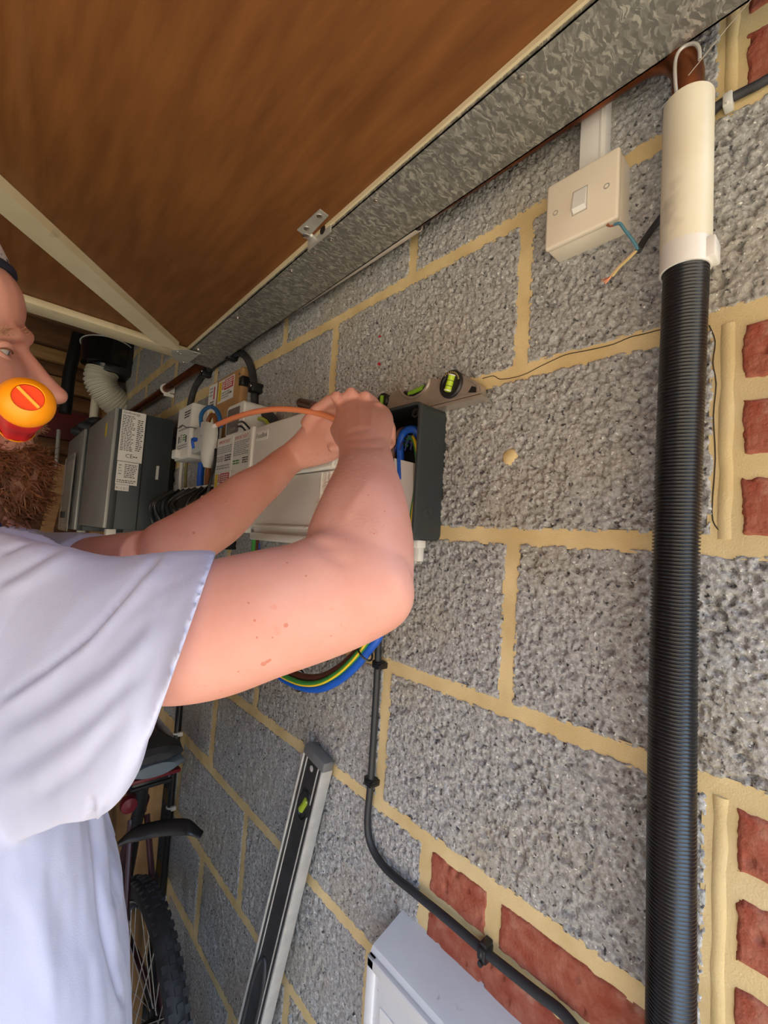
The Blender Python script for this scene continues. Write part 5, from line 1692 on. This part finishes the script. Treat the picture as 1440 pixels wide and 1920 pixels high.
# face block down to the jaw
body.append(MB().ellipsoid(hp_(60, 740) + Vector((-0.058, 0, 0.0)), (0.058, 0.060, 0.070), tiltm, 22, 16))
body.append(MB().ellipsoid(hp_(60, 850) + Vector((-0.054, 0, 0.010)), (0.055, 0.050, 0.045), None, 20, 14))
for s_ in (-1, 1):
    body.append(MB().ellipsoid(hp_(22, 716, 0.036 * s_) + Vector((-0.036, 0, 0.0)), (0.032, 0.026, 0.030), None, 16, 10))      # cheekbone
    body.append(MB().ellipsoid(hp_(-10, 850, 0.045 * s_) + Vector((-0.040, 0, 0.008)), (0.045, 0.020, 0.032), None, 16, 10))     # jaw
    body.append(MB().ellipsoid(hc + Vector((-0.005, 0.078 * s_, -0.012)), (0.017, 0.008, 0.032), Matrix.Rotation(0.2, 3, 'Y'), 14, 10))   # ear
    body.append(MB().ring(hc + Vector((-0.005, 0.083 * s_, -0.008)), (0.2, 1, 0), 0.021, 0.004, 18, 8))
    body.append(MB().ellipsoid(hp_(88, 762, 0.0125 * s_) + Vector((-0.008, 0, 0.002)), (0.0135, 0.0075, 0.0095), Matrix.Rotation(0.5, 3, 'Y'), 14, 10))   # nostril wing
# nose
nz = [(52, 655, 0.009), (63, 670, 0.0095), (78, 688, 0.0095), (94, 708, 0.0095), (110, 724, 0.0105), (113, 742, 0.0125)]
body.append(MB().tube([hp_(x, y) + Vector((-r_ * 0.85, 0, -r_ * 0.30)) for x, y, r_ in nz], [r_ for _, _, r_ in nz], 14))
body.append(MB().ellipsoid(hp_(112, 744) + Vector((-0.003, 0, 0.001)), (0.0125, 0.0130, 0.0115), None, 16, 12))
body.append(MB().tube([hp_(58, 672) + Vector((-0.016, 0, -0.006)), hp_(96, 748) + Vector((-0.021, 0, 0.0))], [0.013, 0.0185], 14))
# lips
body.append(MB().tube([hp_(38, 808, -0.024) + Vector((-0.012, 0, 0)), hp_(66, 804, -0.010) + Vector((-0.010, 0, 0)), hp_(74, 804) + Vector((-0.010, 0, 0)), hp_(70, 804, 0.010) + Vector((-0.010, 0, 0)), hp_(38, 808, 0.024) + Vector((-0.012, 0, 0))], [0.005, 0.008, 0.0085, 0.008, 0.005], 10))
body.append(MB().tube([hp_(38, 838, -0.024) + Vector((-0.012, 0, 0)), hp_(66, 842, -0.010) + Vector((-0.009, 0, 0)), hp_(70, 844) + Vector((-0.009, 0, 0)), hp_(66, 842, 0.010) + Vector((-0.009, 0, 0)), hp_(38, 838, 0.024) + Vector((-0.012, 0, 0))], [0.005, 0.0085, 0.009, 0.0085, 0.005], 10))
body.append(MB().ellipsoid(hp_(62, 880) + Vector((-0.020, 0, 0.004)), (0.022, 0.024, 0.022), None, 14, 10))       # chin

me = remesh(body, 0.0030, 7, 0.5)
co_, no_ = mesh_co(me)
uv, dep = project(co_)


def furrow(mask, a, b, width, depth):
    """A soft line pressed into the surface between two photo points."""
    d_, t_ = seg_dist(uv, a, b)
    return mask * depth * np.exp(-(d_ / width) ** 2) * np.sin(np.pi * np.clip(t_, 0.02, 0.98)) ** 0.5


right = (dep < 0.68) & (uv[:, 0] > 400)
disp = np.zeros(len(co_))
for a, b, w_, dp in [((636, 838), (728, 838), 4, -0.0012), ((645, 826), (726, 818), 4, -0.0010), ((640, 815), (700, 800), 5, -0.0008),      # wrist creases
                     ((575, 1010), (640, 1030), 9, -0.0020), ((580, 1020), (660, 1062), 12, -0.0016),                                        # inner elbow crease
                     ((655, 800), (648, 757), 6, 0.0014), ((676, 800), (672, 750), 5, 0.0016), ((697, 805), (699, 758), 5, 0.0014),          # tendons
                     ((640, 980), (700, 890), 14, 0.0016), ((690, 1130), (600, 1180), 26, -0.0012), ((735, 1060), (762, 1130), 14, 0.0018)]:
    disp += furrow(right, a, b, w_, dp)
left = (dep >= 0.68) & (uv[:, 0] > 480)
for a, b, w_, dp in [((596, 790), (625, 760), 3.5, -0.0018), ((605, 775), (640, 790), 4, -0.0012), ((545, 842), (570, 878), 5, -0.0010)]:
    disp += furrow(left, a, b, w_, dp)
# eye socket
es = np.zeros(len(co_))
for s_ in (-1, 1):
    ec = np.array(hp_(26, 660, 0.032 * s_)) + np.array([-0.012, 0, 0])
    d_ = np.linalg.norm((co_ - ec) / np.array([0.020, 0.020, 0.013]), axis=1)
    disp -= 0.0055 * np.exp(-d_ ** 2)
co_ += no_ * disp[:, None]
me.vertices.foreach_set('co', co_.ravel())
me.update()
part('body', me, SKIN, person)

# fine hair on the forearms and small marks on the skin
rg0 = random.Random(11)
ah = MB()
arm_i = np.where((uv[:, 0] > 330) & (uv[:, 1] < 1010) & (uv[:, 1] > 845) & (dep < 0.76))[0]
for i in rg0.sample(list(arm_i), min(1500, len(arm_i))):
    n_ = Vector(no_[i])
    dr = (R_RIGHT * rg0.uniform(-0.9, -0.3) + R_DOWN * rg0.uniform(0.0, 0.5) + n_ * 0.35).normalized()
    p_ = Vector(co_[i])
    L_ = rg0.uniform(0.004, 0.008)
    ah.tube([p_, p_ + dr * L_ * 0.5, p_ + dr * L_ * 0.8 + R_DOWN * L_ * 0.25], [0.00010, 0.00009, 0.00005], 3, cap=False)
part('arm_hair', ah, mat('arm_hair', (0.34, 0.18, 0.10), 0.6), person, kind='stuff')
fk = MB()
for (px, py, r_) in [(536, 1172, 0.0026), (494, 1243, 0.0034), (499, 1239, 0.0026), (506, 1235, 0.002), (480, 1160, 0.0016), (467, 1132, 0.0013), (572, 1080, 0.0012), (484, 1199, 0.0014), (446, 1258, 0.0012), (512, 1196, 0.0010),
                     (620, 1192, 0.0010), (540, 1055, 0.0012), (362, 1000, 0.0030), (425, 940, 0.0018), (690, 930, 0.0012), (700, 1000, 0.0012), (650, 1010, 0.0010), (720, 960, 0.0010)]:
    d_ = np.hypot(uv[:, 0] - px, uv[:, 1] - py) + 400 * (dep > dep[np.hypot(uv[:, 0] - px, uv[:, 1] - py) < 12].min() + 0.02)
    i = int(np.argmin(d_))
    n_ = Vector(no_[i])
    r_ *= 0.72
    fk.lathe(Vector(co_[i]) - n_ * 0.0003, n_, [(0, r_), (0.0004, r_ * 0.85), (0.0006, 0)], 10, cap=False)
part('skin_marks', fk, mat('skin_mark', (0.50, 0.17, 0.11), 0.55), person, kind='stuff')

# eyes with lids
for s_ in (-1, 1):
    ec = hp_(28, 662, 0.032 * s_) + Vector((-0.0165, 0, -0.001))
    ey = part('eye', MB().ellipsoid(ec, (0.0120, 0.0120, 0.0120), None, 20, 14), EYEW, person)
    look = Vector((0.92, 0.10, -0.25)).normalized()
    part('iris', MB().lathe(ec + look * 0.0105, look, [(0, 0.0055), (0.0012, 0.0050), (0.0019, 0.0)], 16, cap=False), IRIS, ey)
    lid = MB()
    for sg, amp in ((1, 0.0068), (-1, 0.0062)):
        arc_ = []
        for k in range(11):
            t_ = k / 10
            a_ = math.radians(-30 + 125 * t_)
            arc_.append(ec + Vector((math.cos(a_), s_ * math.sin(a_), 0)) * 0.0112 + Vector((0, 0, sg * (0.0012 + amp * math.sin(math.pi * t_) ** 0.8) - 0.0010 - 0.002 * t_)))
        lid.tube(arc_, 0.0044 if sg > 0 else 0.0040, 10)
    part('eyelid', lid, SKIN, ey)
    lash = []
    for k in range(7):
        a_ = math.radians(-5 + 80 * k / 6)
        lash.append(ec + Vector((math.cos(a_), s_ * math.sin(a_), 0)) * 0.0146 + Vector((0, 0, 0.0030 * math.sin(math.pi * (k + 1) / 8) - 0.0012 - 0.002 * k / 6)))
    part('eyelash', MB().tube(lash, 0.0009, 6), BEARDM, ey)


# ---- beard, moustache and brows as strands of hair over a solid core
def hair(name, core, roots_dirs, mtl, label, n_per=1, ln=0.02, r0=0.0006, curl=0.4, seed=1, core_on=True):
    rg_ = random.Random(seed)
    mb_ = MB()
    for (p_, d_) in roots_dirs:
        L_ = ln * rg_.uniform(0.6, 1.25)
        jit = Vector((rg_.gauss(0, curl), rg_.gauss(0, curl), rg_.gauss(0, curl)))
        d1 = (d_ + jit * 0.7).normalized()
        d2 = (d1 + Vector((rg_.gauss(0, curl), rg_.gauss(0, curl), rg_.gauss(0, curl))) * 1.1).normalized()
        d3 = (d2 + Vector((rg_.gauss(0, curl), rg_.gauss(0, curl), rg_.gauss(0, curl))) * 1.1).normalized()
        pts_ = [p_, p_ + d1 * L_ * 0.35, p_ + d1 * L_ * 0.35 + d2 * L_ * 0.35, p_ + d1 * L_ * 0.35 + d2 * L_ * 0.35 + d3 * L_ * 0.3]
        mb_.tube(pts_, [r0, r0, r0 * 0.8, r0 * 0.3], 3, cap=False)
    return part(name, mb_, mtl, person, label=label, kind='stuff')


beard_core = []
for (px, py, dy, rx, ry, rz, off) in [(70, 880, 0, 0.032, 0.040, 0.030, -0.022), (70, 915, 0, 0.034, 0.042, 0.034, -0.026), (58, 948, 0, 0.032, 0.040, 0.032, -0.030), (0, 885, -0.036, 0.046, 0.026, 0.044, -0.040),
                                      (0, 885, 0.036, 0.046, 0.026, 0.044, -0.040), (-30, 835, -0.050, 0.036, 0.014, 0.045, -0.052), (-30, 835, 0.050, 0.036, 0.014, 0.045, -0.052), (10, 935, 0, 0.055, 0.054, 0.040, -0.040), (30, 965, 0, 0.040, 0.045, 0.030, -0.034)]:
    beard_core.append(MB().ellipsoid(hp_(px, py, dy) + Vector((off, 0, 0)), (rx, ry, rz), None, 18, 12))
mc_ = [hp_(30, 816, -0.032) + Vector((-0.010, 0, -0.004)), hp_(62, 800, -0.016) + Vector((-0.008, 0, 0)), hp_(80, 790) + Vector((-0.008, 0, 0)), hp_(62, 800, 0.016) + Vector((-0.008, 0, 0)), hp_(30, 816, 0.032) + Vector((-0.010, 0, -0.004))]
mous = MB().tube(smooth_path(mc_, 4), 0.0065, 10)
bme = remesh(beard_core, 0.0035, 2)
bco, bno = mesh_co(bme)
nn_ = fbm(bco[:, 1] / 0.006 + 3 * bco[:, 0] / 0.01, bco[:, 2] / 0.012 + bco[:, 0] / 0.007, 5, 3) - 0.5
bco += bno * (0.010 * nn_)[:, None]
bme.vertices.foreach_set('co', bco.ravel())
bme.update()
rg2 = random.Random(3)
roots = []
for i in rg2.sample(range(len(bco)), min(5200, len(bco))):
    n_ = Vector(bno[i])
    roots.append((Vector(bco[i]) - n_ * 0.002, (n_ * 0.7 + Vector((0.25, 0, -0.75))).normalized()))
part('beard', bme, BEARDM, person, label='bushy reddish brown beard')
hair('beard_hair', None, roots, BEARDM, 'wiry beard hairs', ln=0.020, r0=0.0007, curl=0.45)
part('moustache', mous, mat('moustache_hair', (0.30, 0.15, 0.075), 0.6, col2=(0.42, 0.24, 0.14), nscale=120), person)
roots = []
for k in range(420):
    t_ = rg2.random()
    p_ = mc_[0].lerp(mc_[2], min(1, t_ * 2)) if t_ < 0.5 else mc_[2].lerp(mc_[4], t_ * 2 - 1)
    p_ = p_ + Vector((rg2.uniform(0.001, 0.006), 0, rg2.uniform(-0.006, 0.005)))
    roots.append((p_, Vector((0.5, rg2.uniform(-.5, .5), -0.8)).normalized()))
hair('moustache_hair', None, roots, MATS['moustache_hair'], 'sandy moustache hairs', ln=0.012, r0=0.0006, curl=0.3, seed=5)
roots = []
for s_ in (-1, 1):
    for k in range(110):
        t_ = rg2.random()
        p_ = hp_(58 - 46 * t_, 628 + 2 * t_, s_ * (0.010 + 0.036 * t_)) + Vector((-0.004 - 0.006 * t_ * t_, 0, rg2.uniform(-0.004, 0.004)))
        roots.append((p_, Vector((0.45, s_ * 0.8, 0.3)).normalized()))
hair('eyebrow', None, roots, MATS['moustache_hair'], 'sandy eyebrow hairs', ln=0.008, r0=0.0005, curl=0.2, seed=6)

# ---- cap: dark band under a pale patterned crown
cap = MB()
rings = []
c0 = capF - h_f * 0.101
for (h_, sx) in [(0.0, 1.03), (0.012, 1.05), (0.032, 1.03), (0.055, 0.92), (0.072, 0.74), (0.084, 0.48), (0.090, 0.18)]:
    rings.append([c0 + h_u * h_ + h_f * (0.101 * sx * math.cos(q)) + Vector((0, 0.083 * sx * math.sin(q), 0)) for q in (2 * math.pi * k / 32 for k in range(32))])
cap.rings(rings)
cp_ = part('cap', cap, mat('cap_knit', (0.60, 0.55, 0.58), 0.9, col2=(0.04, 0.035, 0.07), nscale=60, contrast=(0.47, 0.53), bump=0.4, bscale=300), person, label='pale patterned knit cap')
part('cap_band', MB().tube([c0 + h_f * (0.1045 * math.cos(q)) + Vector((0, 0.086 * math.sin(q), 0)) for q in (2 * math.pi * k / 40 for k in range(40))], 0.005, 8, close=True), mat('cap_navy', (0.012, 0.012, 0.03), 0.9), cp_)

# hair below the cap and down to the beard
roots = []
for k in range(2600):
    q, th_ = rg2.uniform(0, 2 * math.pi), rg2.uniform(math.radians(70), math.radians(128))
    lx, ly, lz = math.sin(th_) * math.cos(q), math.sin(th_) * math.sin(q), math.cos(th_)
    if lx > 0.30 or (lx > -0.05 and lz < -0.30):
        continue
    p_ = hc + headR @ Vector((0.098 * lx, 0.077 * ly, 0.092 * lz))
    n_ = (headR @ Vector((lx, ly, lz))).normalized()
    roots.append((p_, (n_ * 0.35 + Vector((-0.2, 0, -0.9))).normalized()))
hair('hair', None, roots, mat('short_hair', (0.10, 0.05, 0.025), 0.6), 'short brown hair under the cap', ln=0.016, r0=0.0007, curl=0.15, seed=9)

# ---- polo shirt
sh = []
ts = []
for (z_, cx_, rf, rb_, ry) in [(-1.38, -0.50, 0.195, 0.135, 0.215), (-1.25, -0.50, 0.195, 0.135, 0.212), (-1.12, -0.50, 0.190, 0.135, 0.210), (-1.02, -0.50, 0.178, 0.135, 0.208), (-0.93, -0.505, 0.165, 0.135, 0.206), (-0.84, -0.51, 0.142, 0.135, 0.204),
                              (-0.74, -0.515, 0.125, 0.135, 0.202), (-0.64, -0.52, 0.112, 0.132, 0.198), (-0.575, -0.525, 0.100, 0.120, 0.180), (-0.53, -0.535, 0.088, 0.105, 0.140), (-0.50, -0.548, 0.078, 0.090, 0.095), (-0.475, -0.560, 0.072, 0.078, 0.074)]:
    ts.append([Vector((cx_ + (rf if math.cos(q) > 0 else rb_) * math.cos(q), 0.715 + ry * math.sin(q), z_)) for q in (2 * math.pi * k / 40 for k in range(40))])
sh.append(MB().rings(ts))
sh.append(MB().tube([W(40, 1090, D=0.45), Vector((-0.505, 0.62, -0.565)), Vector((-0.53, 0.71, -0.545)), Vector((-0.505, 0.81, -0.56)), W(45, 1062, D=0.70)], [0.070, 0.080, 0.085, 0.080, 0.062], 24))
# right sleeve, loose and wide
rs_ = [rib(406, 1034, 292, 1356, 0.360, 0.072), rib(398, 1034, 286, 1360, 0.361, 0.072), rib(352, 1034, 258, 1432, 0.366, 0.070), rib(300, 1034, 205, 1490, 0.375, 0.078), rib(200, 1043, 130, 1514, 0.395, 0.086), rib(100, 1022, 60, 1545, 0.420, 0.090), rib(10, 1000, -10, 1580, 0.450, 0.095), rib(-80, 1000, -80, 1600, 0.490, 0.100)]
rs2 = ribs_smooth(rs_, 5)
sh.append(rib_loft(MB(), rs2, 36, True))
# left sleeve
ls_ = [rib(166, 1000, 182, 1108, 0.632, 0.058), rib(110, 998, 120, 1120, 0.655, 0.064), rib(50, 1000, 60, 1130, 0.69, 0.070), rib(0, 1010, 10, 1140, 0.72, 0.075)]
sh.append(rib_loft(MB(), ribs_smooth(ls_, 4), 28))
sm = remesh(sh, 0.0034, 3, 0.5)
co_, no_ = mesh_co(sm)
uv, dep = project(co_)
disp = np.zeros(len(co_))
face = ((co_ - np.array(CAM)) * no_).sum(1) < 0


def crease(pts, w_, dp, mx=0.9):
    """Fold along a polyline of photo points, sharp on one side and soft on the other."""
    global disp
    best = np.full(len(uv), 1e9)
    for a, b in zip(pts[:-1], pts[1:]):
        d_, t_ = seg_dist(uv, a, b)
        best = np.minimum(best, d_)
    e0, _ = seg_dist(uv, pts[0], pts[0] + np.array([0.01, 0]) if False else (pts[0][0] + 0.01, pts[0][1]))
    e1, _ = seg_dist(uv, pts[-1], (pts[-1][0] + 0.01, pts[-1][1]))
    fade = np.clip(np.minimum(e0, e1) / (2.5 * w_), 0.0, 1.0)
    disp += face * dp * np.exp(-(best / w_) ** 2) * (0.3 + 0.7 * fade) * (dep < mx)


for pts_, w_, dp in [([(300, 1040), (240, 1110), (170, 1190), (90, 1255), (0, 1312)], 7, -0.0040), ([(300, 1062), (240, 1130), (170, 1208), (90, 1272), (0, 1330)], 13, 0.0030),
                     ([(110, 1030), (50, 1065), (0, 1095)], 8, -0.0030), ([(130, 1042), (60, 1085), (0, 1115)], 12, 0.0022), ([(60, 1012), (20, 1030), (0, 1038)], 6, -0.0028),
                     ([(290, 1150), (200, 1240), (100, 1310), (0, 1370)], 16, -0.0022), ([(300, 1180), (200, 1280), (90, 1350), (0, 1400)], 18, 0.0020), ([(255, 1260), (180, 1340), (90, 1400), (0, 1450)], 15, -0.0024),
                     ([(240, 1300), (150, 1400), (60, 1460), (0, 1490)], 18, 0.0018), ([(220, 1350), (150, 1440), (60, 1500)], 14, -0.0020),
                     ([(172, 1500), (176, 1560), (188, 1680), (200, 1760), (215, 1830), (230, 1880)], 6, -0.0042), ([(182, 1505), (195, 1590), (206, 1690), (222, 1790)], 8, 0.0028), ([(200, 1505), (210, 1600), (214, 1690)], 7, -0.0034),
                     ([(60, 1680), (90, 1760), (100, 1900)], 30, 0.0024), ([(120, 1650), (130, 1780), (140, 1900)], 26, -0.0022), ([(20, 1650), (40, 1760), (30, 1900)], 26, -0.0022)]:
    crease(pts_, w_, dp)
# stitched hem of the sleeve
for off in (0, 10):
    crease([(334 - off, 1044), (320 - off, 1100), (296 - off, 1190), (262 - off, 1290)], 3.0, -0.0006)
nn_ = fbm(co_[:, 0] / 0.06 + co_[:, 1] / 0.05, co_[:, 2] / 0.09 + co_[:, 1] / 0.07, 8, 3) - 0.5
disp += 0.006 * nn_
hd_, _t = seg_dist(uv, (406, 1034), (292, 1356))
disp *= np.clip((hd_ - 5) / 25, 0, 1)
co_ += no_ * disp[:, None]
sm.vertices.foreach_set('co', co_.ravel())
sm.update()
part('polo_shirt', sm, SHIRT, person, label='pale lavender cotton polo shirt')
# collar
cr = []
for k in range(28):
    q = 2 * math.pi * k / 28
    cr.append(Vector((-0.560 + 0.076 * math.cos(q), 0.712 + 0.078 * math.sin(q), -0.478 + 0.012 * (-math.cos(q)))))
rings = []
for k in range(28):
    p_ = cr[k]
    o_ = Vector((p_.x + 0.560, p_.y - 0.712, 0)).normalized()
    rings.append([p_ + o_ * 0.004 + Vector((0, 0, -0.016)), p_ + o_ * 0.007, p_ + o_ * 0.002 + Vector((0, 0, 0.016)), p_ - o_ * 0.003 + Vector((0, 0, 0.012)), p_ - o_ * 0.002 + Vector((0, 0, -0.014))])
part('collar', MB().rings(rings, close=True), mat('collar_navy', (0.02, 0.025, 0.07), 0.85), person, label='dark navy collar')

# ---- trousers and shoes (below the frame)
tr_ = []
for s_ in (-1, 1):
    hx = 0.715 + 0.095 * s_
    tr_.append(MB().tube([Vector((-0.50, hx, -1.22)), Vector((-0.50, hx, -1.36)), Vector((-0.50, hx + 0.01 * s_, -1.52)), Vector((-0.49, hx + 0.015 * s_, -1.70)), Vector((-0.505, hx + 0.015 * s_, -1.86)), Vector((-0.51, hx + 0.015 * s_, -1.955))], [0.105, 0.105, 0.085, 0.070, 0.062, 0.066], 24))
tr_.append(MB().ellipsoid((-0.495, 0.715, -1.24), (0.155, 0.195, 0.10), None, 28, 14))
part('trousers', remesh(tr_, 0.008, 3), DENIM, person)
for s_ in (-1, 1):
    hx = 0.715 + 0.112 * s_
    shoe = [MB().ellipsoid((-0.515, hx, -1.952), (0.062, 0.046, 0.048), None, 20, 12), MB().ellipsoid((-0.420, hx, -1.965), (0.125, 0.046, 0.035), None, 24, 12), MB().box((-0.58, hx - 0.045, -2.0), (-0.30, hx + 0.045, -1.978), 0.02)]
    part('shoe', remesh(shoe, 0.005, 3), BLACKR, person)

# ================================================================== what he holds
# salmon wire gripped between the hands
wp = [W(x, y, D=D) for x, y, D in [(650, 792, 0.668), (628, 785, 0.676), (600, 776, 0.690), (560, 769, 0.705), (520, 767, 0.722), (480, 772, 0.742), (440, 783, 0.765), (408, 796, 0.785)]]
wsp = smooth_path(wp, 6)
sw_ = thing('copper_core_wire', wsp[0], 'salmon insulated wire arching out of the clenched hand', 'wire')
part('insulation', MB().tube(wsp, 0.0046, 12), SALMON, sw_)
e_ = (wsp[-1] - wsp[-2]).normalized()
part('stripped_end', MB().tube([wsp[-1] - e_ * 0.002, wsp[-1] + e_ * 0.011], 0.0034, 10), mat('tinned_end', (0.85, 0.83, 0.80), 0.3), sw_)

# screwdriver clenched in the teeth, handle towards the camera
A_ = W(53, 745, D=0.412)
B_ = W(33, 800, D=0.488)
axd = (B_ - A_).normalized()
sd = thing('screwdriver', B_, 'orange and red handled screwdriver clenched between the man\'s teeth', 'screwdriver')
Lh = (B_ - A_).length
part('end_cap', MB().lathe(A_, axd, [(0.0, 0.0125), (-0.0010, 0.0132), (0.0, 0.0150), (0.004, 0.0200), (0.012, 0.0232), (0.020, 0.0236), (0.026, 0.0222), (0.026, 0.0)], 36, cap=False), ORANGE, sd, label='orange handle end')
mk = part('end_badge', MB().lathe(A_ + axd * 0.0012, axd, [(0.0, 0.0), (0.0, 0.0124), (0.004, 0.0124)], 30, cap=False), REDORG, sd, label='red round badge')
pu = (R_RIGHT * 0.80 + R_DOWN * 0.60)
pu = (pu - axd * pu.dot(axd)).normalized()
pv = axd.cross(pu)
bar = MB().add([A_ + pu * (0.0118 * a) + pv * (0.0012 * b) + axd * c_ for a in (-1, 1) for b in (-1, 1) for c_ in (-0.0008, 0.002)], [(0, 1, 3, 2), (4, 6, 7, 5), (0, 4, 5, 1), (2, 3, 7, 6), (0, 2, 6, 4), (1, 5, 7, 3)])
part('badge_bar', bar, mat('yellow_orange', (1.0, 0.48, 0.05), 0.4), mk)
prof3 = [(0.024, 0.0), (0.024, 0.0215), (0.034, 0.0222), (0.055, 0.0200), (0.072, 0.0165), (Lh - 0.004, 0.0158), (Lh, 0.0165)]
rings = []
a3, b3 = frame_of(axd)
for h_, r_ in prof3[1:]:
    rings.append([A_ + axd * h_ + (a3 * math.cos(q) + b3 * math.sin(q)) * r_ * (1 + 0.05 * math.cos(6 * q)) for q in (2 * math.pi * k / 48 for k in range(48))])
part('grip', MB().rings(rings), RED, sd, label='red fluted grip')
part('collar_ring', MB().lathe(B_, axd, [(-0.001, 0.0166), (0.003, 0.0170), (0.006, 0.0150), (0.010, 0.0080), (0.010, 0)], 30, cap=False), ORANGE, sd)
mouth = hp_(66, 822) + Vector((-0.006, 0, 0))
sdir = (mouth - B_).normalized()
part('shaft', MB().cyl(B_ + axd * 0.002, mouth + Vector((0, 0.06, 0.0)), 0.003, seg=10), CHROME, sd)


# ------------------------------------------------------------------ lift everything onto z = floor
for o in list(bpy.data.objects):
    if o.parent is None and o is not cam and o.type in {'MESH', 'EMPTY'}:
        o.location.z -= FLOOR
